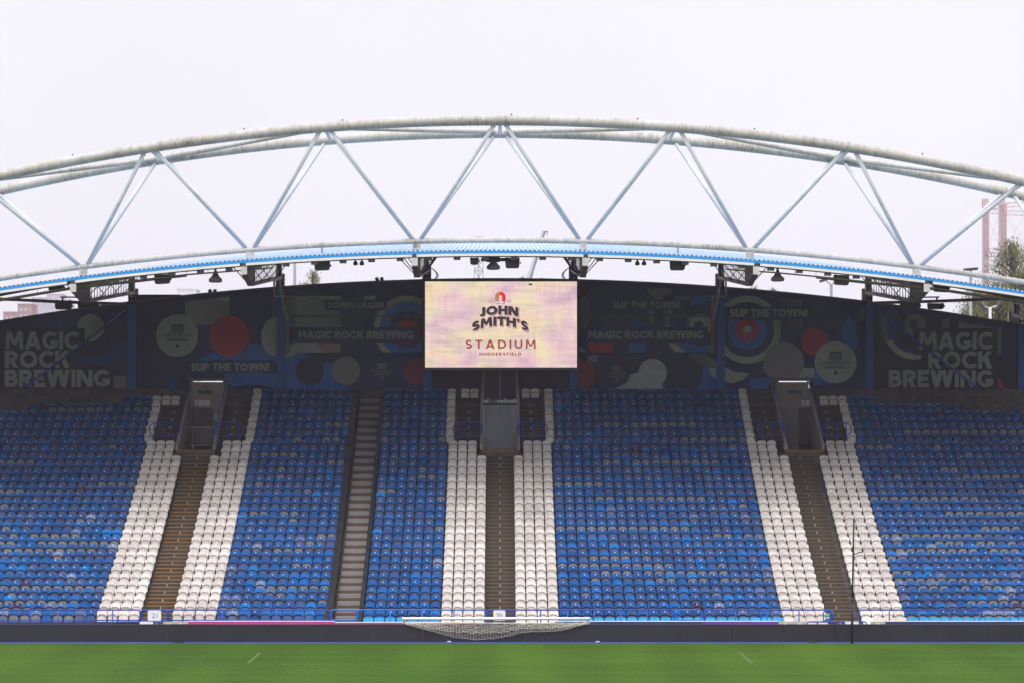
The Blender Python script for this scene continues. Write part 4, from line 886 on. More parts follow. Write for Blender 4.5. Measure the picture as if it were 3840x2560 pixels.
for r_, v, num in ((r1, VOM[0], '21'), (r3, VOM[2], '19')):
    x0, x1 = v; yb = 29.3; Db = yb+CAM_D
    sx = -1 if v[0] < 0 else 1
    # brick back wall with a dark door opening beside the outer jamb
    d0, d1 = (x0+0.02, x0+1.05) if sx < 0 else (x1-0.75, x1)
    d0, d1 = ((X(714,Db), X(798,Db)) if sx < 0 else (X(2994,Db), x1))
    ztop_ = Z(1492, Db); zd = Z(1524, Db)
    MB().box(x0, d0, yb, yb+0.2, VF, ztop_).build('brick_wall', MT['brick'], r_) if d0-x0 > 0.02 else None
    if x1-d1 > 0.02: MB().box(d1, x1, yb, yb+0.2, VF, ztop_).build('brick_wall', MT['brick'], r_)
    MB().box(d0, d1, yb, yb+0.2, zd, ztop_).build('brick_wall', MT['brick'], r_)
    MB().box(d0, d1, yb+0.45, yb+0.55, VF, zd).build('door', MT['dark_w'], r_)
    MB().box(d0, d1, yb+0.43, yb+0.449, VF, VF+0.32).build('kick_plate', MT['black'], r_)
    MB().box(x0, x1, yb-0.12, yb-0.002, ztop_, ztop_+0.10).build('lintel', MT['cream_beam'], r_)
    # header board with block number and exit sign; daylight shows over it
    MB().box(x0, x1, 30.0, 30.08, ztop_+0.02, Z(1430,148)).build('header_board', MT['concrete_pale'], r_)
    px = 768 if sx < 0 else 2980
    text_px(num, 147.99, px-8, px+8, 1441, 1453, MT['black'], r_, 'block_number', 0.0)
    slab('number_plate', MT['concrete_pale'], px-12, px+12, 1438, 1456, 147.995, 147.999, r_) if sx < 0 else None
    slab('exit_sign', MT['green'], px-25, px+27, 1460, 1474, 147.97, 147.995, r_)
    text_px('EXIT', 147.965, px-14, px+16, 1463, 1471, MT['dark_w'], r_, 'exit_lettering', 0.0)
    MB().box(x0-0.2, x1+0.2, 30.3, 30.5, Z(1426,148.4), Z(1416,148.4)).build('top_beam', MT['dark_w'], r_)
    for xx in (x0+0.03, x1-0.03): MB().box(xx-0.03, xx+0.03, 30.3, 30.4, Z(1486,148.4), Z(1427,148.4)).build('post', MT['black'], r_)
    # toilet sign
    a, b_ = (731, 786) if sx < 0 else (3008, 3052)
    slab('toilet_sign', MT['white_sign'], a, b_, 1498, 1517, Db-0.03, Db-0.01, r_)
    MB().path([at(a+10,1502,Db-0.035), at(a+10,1514,Db-0.035)], 0.028, 6).build('figure_mark', MT['black'], r_)
    text_px('Female', Db-0.035, a+25, a+25+20 if sx < 0 else b_-2, 1504, 1510, MT['black'], r_, 'sign_lettering', 0.0)
slab('notice', MT['white_sign'], 801, 815, 1549, 1571, 147.24, 147.26, r1)
# steel barrier inside doorway 21
D = 143.6
b0 = empty('crowd_barrier', at(758,1683,D), 'thin galvanised crowd barrier standing inside doorway 21', 'barrier')
for py in (1599, 1667): MB().path([at(712,py,D), at(806,py,D)], 0.022, 8).build('rail', MT['steel'], b0, True)
for px in (724, 743, 752, 762, 770, 780, 789): MB().path([at(px + (4 if px == 752 else 0),1600,D), at(px,1666,D)], 0.012, 6).build('bar', MT['steel'], b0)
for px in (722, 796): MB().path([at(px,1668,D), at(px+5,1683,D)], 0.02, 6).build('foot', MT['steel'], b0)
# centre doorway: grey sheet, header with boxes and exit sign
D = 143.3
slab('grey_sheet', MT['sheet_grey'], 1817, 1939, 1516, 1682, D, D+0.06, r2)
slab('sheet_post', MT['grey_box'], 1812, 1816.5, 1518, 1682, D-0.04, D+0.04, r2); slab('sheet_fold', MT['sheet_grey'], 1911, 1914, 1518, 1680, D-0.02, D-0.001, r2)
slab('header_tray', MT['grey_box'], 1812, 1940, 1497, 1508, D, D+0.3, r2); slab('exit_sign', MT['green'], 1833, 1863, 1498, 1507, D-0.05, D-0.004, r2)
text_px('EXIT', D-0.055, 1836, 1850, 1500, 1505.5, MT['letter'], r2, 'exit_lettering', 0.0)
text_px('>', D-0.055, 1853, 1860, 1500, 1506, MT['letter'], r2, 'arrow', 0.02)
for a in (1826, 1890, 1925): slab('cable_box', MT['grey_box'], a, a+9, 1493, 1496.8, D+0.05, D+0.2, r2)
MB().box(VOM[1][0], VOM[1][1], 30.6, 30.7, VF, Z(1390,148.6)).build('dark_lobby_wall', MUR['maroon'], r2)
# blue hoop rails in front of the short upper stairs
for (a, b_), lab in (((560,671),'hooped blue guard rail left of the leftmost doorway'), ((802,914),'hooped blue guard rail right of the leftmost doorway'), ((1700,1810),'hooped blue guard rail left of the grey sheet'), ((1941,2052),'hooped blue guard rail right of the grey sheet'),
                     ((2840,2951),'hooped blue guard rail left of the rightmost doorway'), ((3081,3192),'hooped blue guard rail right of the rightmost doorway')):
    D = 142.75; xa, xb = X(a,D), X(b_,D); z0, z1 = Z(1631,D), Z(1583,D); y = D-CAM_D
    g = empty('guard_rail', ((xa+xb)/2, y, zfl(25)), lab, 'rail', 'hooped blue guard rails')
    rr = 0.28; pts = []
    for cx_, cz_, a0 in ((xb-rr, z0+rr, -90), (xb-rr, z1-rr, 0), (xa+rr, z1-rr, 90), (xa+rr, z0+rr, 180)):
        for k in range(6): an = R(a0+90*k/5); pts.append((cx_+rr*math.cos(an), y, cz_+rr*math.sin(an)))
    MB().path(pts, 0.026, 8, closed=True).build('hoop', MT['rail_dark'], g, True)
    for t_ in (0.17, 0.5, 0.83): MB().path([(lerp(xa,xb,t_),y,zfl(24)), (lerp(xa,xb,t_),y,z1)], 0.026, 8).build('post', MT['rail_dark'], g, True)

# ================================================================== SEATS
def seat_parts(flat=False):
    nx = 6; us = np.linspace(-1,1,nx+1)
    # backrest: dished shell with rounded top
    V=[]; Fq=[]
    lev=(0.0,0.62,1.0)
    def bp(u,t,th):
        zt_=(0.752-0.012*abs(u)**8) if flat else 0.74-0.055*abs(u)**4; z=lerp(0.36,zt_,t); y=(0.0 if flat else 0.075*(1-u*u))+0.085*t+th
        return (0.212*u*(1-0.03*t), y, z)
    for t in lev:
        for u in us: V.append(bp(u,t,0.0))
    for t in (0.62,1.0):
        for u in us: V.append(bp(u,t,0.028))
    n=nx+1
    for j in range(2):
        for i in range(nx): Fq.append((j*n+i,j*n+i+1,(j+1)*n+i+1,(j+1)*n+i))
    for i in range(nx): Fq.append((4*n+i,4*n+i+1,3*n+i+1,3*n+i)); Fq.append((2*n+i,2*n+i+1,4*n+i+1,4*n+i))
    for i in (0,nx): Fq.append((n+i,2*n+i,4*n+i,3*n+i))
    back=(V,Fq)
    # seat pan tipped up, underside to the front, arched upper edge; shade of the gap above painted as rim
    V=[];Fq=[]
    for t in (0.0,1.0):
        for u in us:
            zt_=(0.40 if flat else 0.548)-0.10*abs(u)**3.2; V.append((0.195*u, -0.075-0.03*(1-u*u)-0.02*(1-t), lerp(0.27,zt_,t)))
    for u in us: zt_=(0.40 if flat else 0.548)-0.10*abs(u)**3.2; V.append((0.195*u, -0.03-0.03*(1-u*u), zt_+0.006))
    for i in range(nx): Fq.append((i,i+1,n+i+1,n+i)); Fq.append((n+i,n+i+1,2*n+i+1,2*n+i))
    pan=(V,Fq)
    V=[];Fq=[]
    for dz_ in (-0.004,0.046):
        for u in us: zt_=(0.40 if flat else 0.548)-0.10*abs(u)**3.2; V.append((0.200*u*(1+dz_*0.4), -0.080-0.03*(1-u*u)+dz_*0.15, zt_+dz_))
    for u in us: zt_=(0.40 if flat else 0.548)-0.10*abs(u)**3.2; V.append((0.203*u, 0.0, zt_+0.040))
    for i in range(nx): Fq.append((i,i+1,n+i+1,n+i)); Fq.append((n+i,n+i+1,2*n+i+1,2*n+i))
    gap_arch=(V,Fq)
    b=MB(); b.box(-0.215,0.215,0.09,0.14,0.26,0.32); b.box(-0.232,-0.218,-0.10,0.12,0.30,0.53); b.box(0.218,0.232,-0.10,0.12,0.30,0.53); b.box(-0.03,0.03,0.14,0.34,0.24,0.30)
    frame=(b.v,b.f)
    yd=bp(0,0.86,0)[1]
    disc=([(0.025*math.cos(a), yd-0.006, 0.688+0.025*math.sin(a)) for a in np.linspace(0,2*math.pi,9)[:-1]], [tuple(range(8))])
    tagp=([(-0.03,yd-0.012,0.628),(0.03,yd-0.012,0.628),(0.03,yd-0.010,0.645),(-0.03,yd-0.010,0.645)],[(0,1,2,3)])
    return dict(backrest=back, seat_pan=pan, pan_gap_shade=gap_arch, seat_frame=frame, number_disc=disc, number_tag=tagp)
SP = seat_parts(); SP['flat_back'] = seat_parts(True)['backrest']; SP['flat_pan'] = seat_parts(True)['seat_pan']; SP['flat_gap_shade'] = seat_parts(True)['pan_gap_shade']
FLAT = {'backrest':'flat_back','seat_pan':'flat_pan','pan_gap_shade':'flat_gap_shade'}
SPM = {}
for k,(V,Fq) in SP.items():
    me=bpy.data.meshes.new(k); me.from_pydata(V,[],Fq); me.update(); me.materials.append({'seat_frame':MT['frame_dark'],'number_disc':MT['disc'],'number_tag':MT['disc']}.get(k,MT['seat'])); SPM[k]=me
BLUES = [('mid blue',(0.007,0.105,0.36)),('royal blue',(0.009,0.082,0.31)),('bright blue',(0.004,0.135,0.48)),('faded blue',(0.10,0.16,0.36)),('dusty blue',(0.032,0.105,0.32)),('dark purple',(0.045,0.035,0.12)),('azure blue',(0.002,0.18,0.57)),('pale blue',(0.19,0.26,0.45))]
def seat_colours(blk, i, rng, k=0):
    if blk[5] == 'white':
        v = rng.uniform(0.86,1.03); y_ = rng.uniform(0.95,1.0); c = (0.80*v,0.75*v*(0.5+y_/2),0.715*v*y_)
        return 'white', c, (0.76*v,0.715*v,0.70*v), 0
    if i == 0: return 'sky blue', (0.03,0.36,0.72), (0.03,0.30,0.62), 0
    fr = max(0.0, 1 - i/16.0)                 # brighter and paler blues grow likelier towards the pitch
    w = [0.52,0.26-0.10*fr,0.035+0.14*fr,0.002+0.06*fr,0.14,0.004+0.014*fr,0.012+0.05*fr,0.0005+0.035*fr]
    nm, c = rng.choices(BLUES, w)[0]; v = rng.uniform(0.92,1.08); c = tuple(min(1,q*v) for q in c)
    rr_ = random.Random(sum(map(ord, blk[6]))*1000+i*7)      # replacement pale pans come in runs along a row
    pb = {'E':0.42 if 4 < i < 23 else 0.12,'F':0.85,'A':0.30,'B':0.22,'C':0.16}.get(blk[6],0.25)
    a_ = rr_.uniform(-0.3,0.9); run = rr_.random() < pb and a_ < k/blk[2] < a_+rr_.uniform(0.2,0.75)
    r_ = rng.random()
    if (run and r_ < 0.9) or r_ > 0.985: pan = (0.19,0.195,0.215)
    elif r_ < 0.75: pan = lerpc((0.10,0.10,0.19), c, 0.35)
    else: pan = c
    return nm, c, pan, (2 if blk[0] < -17 else 1) if rng.random() < (0.72 if nm not in ('bright blue','azure blue') else 0.25) else 0
def lerpc(a,b,t): return tuple(lerp(p,q,t) for p,q in zip(a,b))
# blocks: x start, pitch, count, first row, last row, colour, key, label pattern, counted from 'r' or 'l'
PT=0.467
def aisle_blocks():
    B=[]
    B.append((-17.14-22*PT,PT,22,1,99,'blue','A',"%s left of the left aisle's white seats",'r'))
    B.append((-17.14,0.461,4,1,22,'white','L1','%s left of the left aisle','r'))
    B.append((-13.93,0.467,4,1,22,'white','L2','%s right of the left aisle','l'))
    B.append((-12.06,PT,10,1,24,'blue','B','%s left of the metal stairs','r'))
    B.append((-5.80,PT,7,0,24,'blue','C','%s right of the metal stairs','l'))
    B.append((-2.51,0.467,4,0,22,'white','C1','%s left of the centre aisle','r'))
    B.append((0.65,0.463,4,0,22,'white','C2','%s right of the centre aisle','l'))
    B.append((2.52,0.4725,20,0,24,'blue','E',"%s right of the centre aisle's white seats",'l'))
    B.append((11.98,0.472,4,0,22,'white','R1','%s left of the black net pole\'s aisle','r'))
    B.append((15.30,0.474,4,0,22,'white','R2','%s right of the black net pole\'s aisle','l'))
    B.append((17.22,PT,24,0,99,'blue','F',"%s right of the rightmost white seats",'l'))
    return B
BL = aisle_blocks()
seats=[]       # (D, x, z, block, idx, row)
for blk in BL:
    for i in range(blk[3], 33):
        for k in range(blk[2]):
            x = blk[0]+blk[1]*(k+0.5)
            if i > min(blk[4], 24):
                continue
            seats.append((x,i,blk,k))
    if blk[5]=='white':                      # two rows beside each doorway lose the seat next to it
        for i in (23,24):
            for k in range(4):
                x = blk[0]+blk[1]*(k+0.5)
                if (blk[8]=='r' and k==3) or (blk[8]=='l' and k==0): continue
                seats.append((x,i,blk,k))
UP = []
def upper(x0, n, rows, colour, key, pat='', frm='l', p=PT):
    blk=(x0,p,n,rows[0],rows[1],colour,key,pat,frm)
    for i in range(rows[0],rows[1]+1):
        for k in range(n):
            x=x0+p*(k+0.5)
            if i > last_row(x)-1: continue
            seats.append((x,i,blk,k))
upper(-17.36-23*PT,23,(25,30),'blue','uA'); upper(-17.36,1,(25,29),'white','uw'); upper(-17.40,3,(30,30),'white','uw',p=0.463)
upper(-12.43,1,(25,31),'white','uw'); upper(-11.96,10,(25,31),'blue','uB'); upper(-5.86,7,(25,31),'blue','uC'); upper(-2.67,1,(25,31),'white','uw')
upper(2.20,1,(25,31),'white','uw'); upper(2.68,20,(25,31),'blue','uE'); upper(11.96,1,(25,31),'white','uw'); upper(16.90,1,(25,29),'white','uw'); upper(15.98,3,(30,30),'white','uw',p=0.463); upper(17.38,24,(25,30),'blue','uF')
for xx in (-1.98, 1.08): upper(xx,2,(31,31),'white','uw',p=0.46)
vis=[]
for s in seats:
    x,i,blk,k=s; D=rowD(i); px=CX+x*F/D
    if -60 < px < 3900: vis.append(s)
vis.sort(key=lambda s:(s[1],s[0]))
indiv=[]; rest=[]
for s in vis:
    if len(indiv) < 300: indiv.append(s)
    else: rest.append(s)
rng=random.Random(11)
def ordn(n): return ORD[n] if n < len(ORD) else str(n)
for x,i,blk,k in indiv:
    nm,cb,cpn_,dk=seat_colours(blk,i,rng,k)
    n = (blk[2]-k) if blk[8]=='r' else k+1
    rown = i if blk[3]==1 else i+1
    lab='%s seat, %s row from the front, %s' % (nm, ordn(rown), blk[7] % ordn(n))
    e=empty('stadium_seat',(x,rowD(i)-CAM_D,zfl(i)),lab,'seat','white tip-up seats' if blk[5]=='white' else 'blue tip-up seats')
    e.rotation_euler.z=rng.uniform(-0.025,0.025)
    for pn in ('backrest','seat_pan','pan_gap_shade','seat_frame','number_disc','number_tag'):
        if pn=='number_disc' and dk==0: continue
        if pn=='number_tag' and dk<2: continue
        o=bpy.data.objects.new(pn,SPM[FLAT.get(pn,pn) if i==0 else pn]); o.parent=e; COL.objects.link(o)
        if pn=='backrest': o.color=(*cb,1)
        if pn=='seat_pan': o.color=(*cpn_,1); o.rotation_euler.x=rng.uniform(-0.04,0.03)
        if pn=='pan_gap_shade': o.color=(0.36,0.29,0.265,1) if nm=='white' else (0.004,0.004,0.010,1)  # strip coloured to paint the shade between back and pan
for colour,nm_,lab_ in (('blue','blue_seating','many rows of blue tip-up seats filling the rest of the stand'),('white','white_seating','white tip-up seats lining the aisles higher up the stand')):
    VV=[];FF=[];CC=[];off=0
    for x,i,blk,k in rest:
        if blk[5]!=colour: continue
        _,cb,cpn_,dk=seat_colours(blk,i,rng,k); pos=np.array((x,rowD(i)-CAM_D,zfl(i)))
        for pn in ('backrest','seat_pan','pan_gap_shade','seat_frame','number_disc','number_tag'):
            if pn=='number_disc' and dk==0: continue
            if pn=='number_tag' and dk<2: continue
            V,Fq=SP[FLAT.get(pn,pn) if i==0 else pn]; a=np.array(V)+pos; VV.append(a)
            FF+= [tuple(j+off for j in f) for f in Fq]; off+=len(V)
            col={'backrest':cb,'seat_pan':cpn_,'pan_gap_shade':(0.36,0.29,0.265) if colour=='white' else (0.004,0.004,0.010),'seat_frame':(0.008,0.008,0.012),'number_disc':(0.85,0.85,0.85),'number_tag':(0.8,0.8,0.8)}[pn]
            CC.append(np.tile(np.array((*col,1.0),dtype=np.float32),(len(V),1)))
    me=bpy.data.meshes.new(nm_); me.from_pydata(np.concatenate(VV).tolist(),[],FF); me.update()
    at_=me.attributes.new('Col','FLOAT_COLOR','POINT'); at_.data.foreach_set('color',np.concatenate(CC).ravel())
    me.materials.append(MT['seat_rest'])
    tag(obj(nm_,me),lab_,'seating',kind='stuff')
print('seats', len(vis), 'individual', len(indiv))

# ================================================================== FRONT OF THE STAND: railing, boards, goal, pole
DR = 121.5; yr = DR-CAM_D
def rail_seg(p0, p1, m, label, low=True, r0=True, r1=True, gate=False, top=2285.5, bot=2324):
    x0, x1 = X(p0,DR), X(p1,DR); z1, z0 = Z(top,DR), Z(bot,DR); rr = 0.09
    root = empty('front_railing', ((x0+x1)/2, yr, 0), label, 'railing', 'blue railing along the front of the stand')
    def corner(cx, cz, a0): return [(cx+rr*math.cos(R(a0+a)), yr, cz+rr*math.sin(R(a0+a))) for a in (0,22.5,45,67.5,90)]
    if gate:
        pts = corner(x1-rr,z0+rr,-90)+corner(x1-rr,z1-rr,0)+corner(x0+rr,z1-rr,90)+corner(x0+rr,z0+rr,180)
        MB().path(pts, 0.03, 8, closed=True).build('hoop', m, root, True)
    else:
        pts = []
        if r0: pts += [(x0,yr,0.0)] + list(reversed(corner(x0+rr,z1-rr,90)))
        else: pts += [(x0,yr,z1)]
        if r1: pts += list(reversed(corner(x1-rr,z1-rr,0))) + [(x1,yr,0.0)]
        else: pts += [(x1,yr,z1)]
        MB().path(pts, 0.03, 8).build('top_rail', m, root, True)
        if low: MB().path([(x0+0.02,yr,z0),(x1-0.02,yr,z0)], 0.026, 8).build('lower_rail', m, root, True)
        n = max(1, int(round((x1-x0)/1.2)))
        for k in range(1, n): MB().path([(lerp(x0,x1,k/n),yr,0.0),(lerp(x0,x1,k/n),yr,z1)], 0.026, 8).build('post', m, root, True)
    return root
rail_seg(-90, 525, MT['rail'], 'blue front railing from the left edge to aisle 21', r0=False)
g21 = rail_seg(529, 628, MT['rail'], 'blue railing hoop at the foot of the left aisle with a white sign', gate=True)
rail_seg(632, 1238, MT['rail'], 'blue front railing between aisle 21 and the metal stairs')
rail_seg(1243, 1338, MT['rail_b'], 'bright blue railing hoop across the foot of the metal stairs', gate=True)
rail_seg(1343, 1822, MT['rail_b'], 'blue front railing between the metal stairs and the 20 sign', low=False)
g20 = rail_seg(1830, 1917, MT['rail'], 'blue railing hoop above the goal with a white sign', gate=True)
rail_seg(1927, 2528, MT['rail'], 'blue front railing just right of the 20 sign', low=False)
rail_seg(2537, 2630, MT['rail_b'], 'narrow blue railing hoop right of the goal', gate=True)
rail_seg(2640, 3115, MT['rail'], 'blue front railing ending at the green notice', low=False)
rail_seg(3222, 3900, MT['rail'], 'blue front railing from the black net pole to the right edge', low=False, r1=False)
def sign(name, p0, p1, q0, q1, D, txt, tq, label, rt=True):
    root = empty(name, at((p0+p1)/2, q1, D), label, 'sign')
    xs = (X(p0,D), X(p1,D)); zs = (Z(q1,D), Z(q0,D)); rr = 0.045
    pts = []
    for cx, cz, a0 in ((xs[1]-rr,zs[0]+rr,-90),(xs[1]-rr,zs[1]-rr,0),(xs[0]+rr,zs[1]-rr,90),(xs[0]+rr,zs[0]+rr,180)):
        for a in (0,30,60,90): pts.append((cx+rr*math.cos(R(a0+a)), cz+rr*math.sin(R(a0+a))))
    MB().prism(pts, 'y', D-CAM_D, D-CAM_D+0.015).build('plate', MT['white_sign'], root)
    text_px(txt, D-0.004, *tq, MT['sign_blue'], root, 'numeral', 0.0)
    return root
sign('number_sign', 554, 604, 2287, 2325.5, DR-0.04, '21', (570,590,2298,2315), 'white number sign hung on the railing at the foot of the left aisle')
sign('number_sign', 1850, 1895, 2287, 2325.5, DR-0.04, '20', (1861,1883,2298,2315), 'white number sign hung on the railing above the goal')
sign('number_sign', 524, 574, 2329, 2368, DR-1.0, '21', (538,560,2339,2358), 'lower white sign half hidden behind the black boards below aisle 21')
sign('number_sign', 3169, 3220, 2329, 2368, DR-1.0, '19', (3183,3206,2338,2358), 'lower white sign half hidden behind the black boards at the net pole')
# open gate with green notice at the right aisle
g = empty('open_gate', at(3105,2330,DR), 'small blue gate standing open with a green notice', 'gate')
hp = [at(3088,2326,DR), at(3088,2296,DR), at(3093,2290,DR), at(3118,2287,DR-0.5), at(3124,2291,DR-0.6), at(3123,2320,DR-0.6), at(3118,2324,DR-0.5)]
MB().path(hp, 0.03, 8, closed=True).build('hoop', MT['rail'], g, True)
MB().face([at(3094,2326,DR-0.05), at(3112,2323,DR-0.42), at(3112,2295,DR-0.42), at(3094,2299,DR-0.05)]).build('notice', MT['green_b'], g)
for q in ((2303,2306),(2313,2318)): MB().face([at(3096,q[1],DR-0.14), at(3110,q[1]-2,DR-0.44), at(3110,q[0]-2,DR-0.44), at(3096,q[0],DR-0.14)]).build('notice_lettering', MT['white_sign'], g)
# low barrier bars below the right aisle
for (a, b_), lab in (((3027,3140),'low blue barrier bar left of the net pole, just above the boards'), ((3146,3250),'low blue barrier bar behind the net pole, just above the boards'), ((430,525),'low blue barrier bar left of the half hidden 21 sign'), ((574,607),'low blue barrier bar right of the half hidden 21 sign')):
    D = DR-0.9
    root = empty('low_barrier', at((a+b_)/2,2400,D), lab, 'barrier')
    MB().path([at(a,2400,D), at(a,2334,D), at(a+5,2330,D), at(b_-6,2330,D), at(b_,2336,D), at(b_,2400,D)], 0.03, 8).build('hoop', MT['rail'], root, True)
# second line of advertising boards
DH = 120.0
def hoard(p0, p1, m, label, top=2327, cap='white', cab=False):
    root = empty('cabinet' if cab else 'advertising_board', at((p0+p1)/2, 2400, DH), label, 'cabinet' if cab else 'board')
    x0, x1 = X(p0,DH), X(p1,DH); zt_ = Z(top,DH)
    MB().box(x0, x1, DH-CAM_D, DH-CAM_D+0.12, 0.0, zt_-(0.022 if cap else 0)).build('panel', m, root)
    if cap: MB().box(x0, x1, DH-CAM_D-0.02, DH-CAM_D+0.13, zt_-0.022, zt_+0.004).build('top_edge', MT['white'], root)
    if cab: MB().box((x0+x1)/2-0.06,(x0+x1)/2+0.06,DH-CAM_D-0.006,DH-CAM_D-0.001,zt_-0.12,zt_-0.07).build('label_plate', MT['white_sign'], root)
hoard(-90, 430, MT['navy'], 'dark navy advertising board at the far left behind the black boards', 2332, None)
hoard(612, 650, MT['grey_box'], 'smaller grey cabinet beside the half hidden 21 sign', 2330, None, True); hoard(651, 705, MT['grey_box'], 'wider grey cabinet next to the magenta board', 2329, None, True)
hoard(706, 1255, MT['pink'], 'magenta advertising board with white top, left of the metal stairs'); hoard(1256, 1800, MT['pink'], 'magenta advertising board behind the left half of the goal', 2331)
hoard(1801, 2080, MT['navy'], 'navy advertising board behind the middle of the goal', 2334); hoard(2081, 2357, MT['navy'], 'navy advertising board with white top at the right goalpost'); hoard(2358, 2637, MT['navy'], 'navy advertising board with white top between goal and purple board')
hoard(2638, 2919, MT['purple'], 'purple advertising board right of the goal'); hoard(2920, 2974, MT['grey_box'], 'warm grey cabinet next to the purple board', 2329, None, True); hoard(2975, 3025, MT['grey_box'], 'grey cabinet left of the low barrier bar', 2329, None, True)
hoard(3266, 3320, MT['grey_box'], 'grey cabinet right of the black net pole', 2329, None, True); hoard(3321, 3600, MT['navy'], 'dark board with white top right of the net pole'); hoard(3601, 3900, MT['navy'], 'dark board with white top at the right edge')
# black perimeter boards
bw = 2.07; x = X(1199,118.0)-bw*7
k = 0
pl = ['at the far left edge','below the left corner seats','below the seats left of aisle 21','below the half hidden 21 sign','with a grass tuft, right of aisle 21','below the left end of the magenta board','below the magenta board left of the metal stairs','directly below the metal stairs','at the left goalpost','behind the left part of the goal net','behind the middle of the goal net','behind the right part of the goal net','at the right goalpost','just right of the goal','below the right block of blue seats','below the left end of the purple board','below the right end of the purple board','below the grey cabinets with a grass tuft','behind the black net pole','just right of the black net pole','under the right blue seats','next to the right edge','at the far right edge']
while x < 21.8:
    px0 = CX+x*F/118.0
    if px0 > -230:
        root = empty('perimeter_board', (x+bw/2, 0, 0), 'black perimeter board ' + pl[min(k, len(pl)-1)], 'board', 'black boards along the pitch edge'); k += 1
        jz = random.uniform(-0.004, 0.004)
        MB().box(x+0.004, x+bw-0.004, 0.0, 0.16, 0.012, 0.70+jz).build('panel', MT['led'], root)
        MB().box(x+0.006, x+bw-0.006, -0.012, 0.17, 0.702+jz, 0.722+jz).build('top_cap', MT['dark'], root)
        MB().box(x+0.03, x+bw-0.03, 0.16, 0.6, 0.0, 0.03).build('foot', MT['black'], root)
    x += bw
# goal pushed behind the boards, its net hanging over the front
root = empty('goal', (0, 0.6, 0.0), 'white goal frame tipped behind the black boards with its net hanging over', 'goal')
DG = 118.45
MB().path([at(1508,2318,DG), at(2212,2318,DG)], 0.06, 12).build('crossbar', MT['white'], root, True)
for p0, p1 in ((1514,1518),(2206,2202)):
    a = at(p0,2319,DG); MB().path([a, Vector((a.x*0.996, 1.75, 0.06))], 0.06, 12).build('post', MT['white'], root, True)
def net_bottom(u):                            # lower edge of the hanging net, in photo rows
    pts = [(0,2338),(0.06,2350),(0.15,2366),(0.27,2387),(0.37,2396),(0.48,2394),(0.58,2382),(0.63,2370),(0.72,2366),(0.82,2366),(0.9,2356),(0.97,2342),(1,2338)]
    for (a, ya), (b_, yb_) in zip(pts, pts[1:]):
        if u <= b_: return lerp(ya, yb_, (u-a)/(b_-a))
    return 2338
net = MB(); rn = random.Random(3)
NU, NV = 64, 9
def net_pt(u, v, lay):
    top = 2335; bot_ = lerp(top, net_bottom(u), (1.0, 0.62, 0.4)[lay])
    sag = (0, 0.014*math.sin(u*19+1), 0.02*math.sin(u*31))[lay]
    jx = (0.0011, 0.004, 0.006)[lay]; jy = (0.8, 2.4, 3.0)[lay]
    px = lerp(1520, 2200, min(1,max(0,u+sag*v+rn.gauss(0,jx)))); py = lerp(top, bot_, v**0.85)+rn.gauss(0,jy)*(0.3 if v < 0.05 else 1)
    D = 117.95 - 0.09*v - 0.02*lay + rn.gauss(0,0.012)
    return at(px, py, D)
for lay in range(2):
    G = [[net_pt(i/NU, j/NV, lay) for j in range(NV+1)] for i in range(NU+1)]
    for i in range(NU+1):
        for j in range(NV+1):
            if i < NU: net.path([G[i][j], G[i+1][j]], 0.0034 if j < NV else 0.006, 4, cap=False)
            if j < NV: net.path([G[i][j], G[i][j+1]], 0.0034, 4, cap=False)
for i in range(80):                           # gathered cord along the board tops
    u = i/80; net.path([at(lerp(1516,2204,u),2334+rn.gauss(0,1.6),118.0), at(lerp(1516,2204,min(1,u+0.03)),2335+rn.gauss(0,1.6),117.96)], 0.007, 4, cap=False)
tag(net.build('net', MT['net'], root), kind='stuff')
# tall black pole with ball-stop netting
root = empty('net_pole', at(3196,2408,117.2), 'tall black pole with thin ball-stop netting in front of the right aisle', 'pole')
DP = 117.2
MB().path([at(3195,2411,DP), at(3196.5,2246,DP)], 0.052, 10).build('lower_sleeve', MT['black'], root, True)
MB().path([at(3196.5,2246,DP), at(3202,1944,DP)], 0.034, 10).build('upper_pole', MT['black'], root, True)
MB().path([at(3196,2250,DP), at(3196.6,2242,DP)], 0.07, 10).build('clamp', MT['dark'], root, True)
MB().path([at(3200,2078,DP)]+[at(3200+k*5.5,2078-7*math.sin(k/6*PI*0.5)*1.0-(3 if k>3 else 0)+(k-4)**2*0.6*(k>4),DP) for k in range(1,7)], 0.022, 8).build('curved_arm', MT['black'], root, True)
MB().path([at(3202,1944,DP), at(3204,2246,DP-0.1)], 0.009, 5).build('halyard', MT['black'], root)
MB().path([at(3202,1946,DP), at(3290,1973,DP+0.6), at(3400,2003,DP+1.2), at(3900,2085,DP+3.0)], 0.008, 5).build('top_rope', MT['dark_w'], root)
nb_ = MB()
for k in range(60):
    px = 3208+k*11.5; D = DP+0.0065*(px-3202)*0.6
    yt = 1946+(px-3202)*0.31 if px < 3290 else 1973+(px-3290)*0.27
    nb_.path([at(px,yt,D), at(px+1.5,2330,D)], 0.0016, 3, cap=False)
for k in range(34):
    py = 1985+k*10.5; px0 = 3203 if py > 1973 else 3290
    xs_ = max(3203, 3290+(py-1973)/0.27) if False else 3203
    xe = 3202+(py-1946)/0.29
    nb_.path([at(3203,py,DP), at(min(3890,xe),py+2,DP+0.0039*(min(3890,xe)-3202))], 0.0016, 3, cap=False)
tag(nb_.build('stop_netting', MT['net_black'], root), kind='stuff')
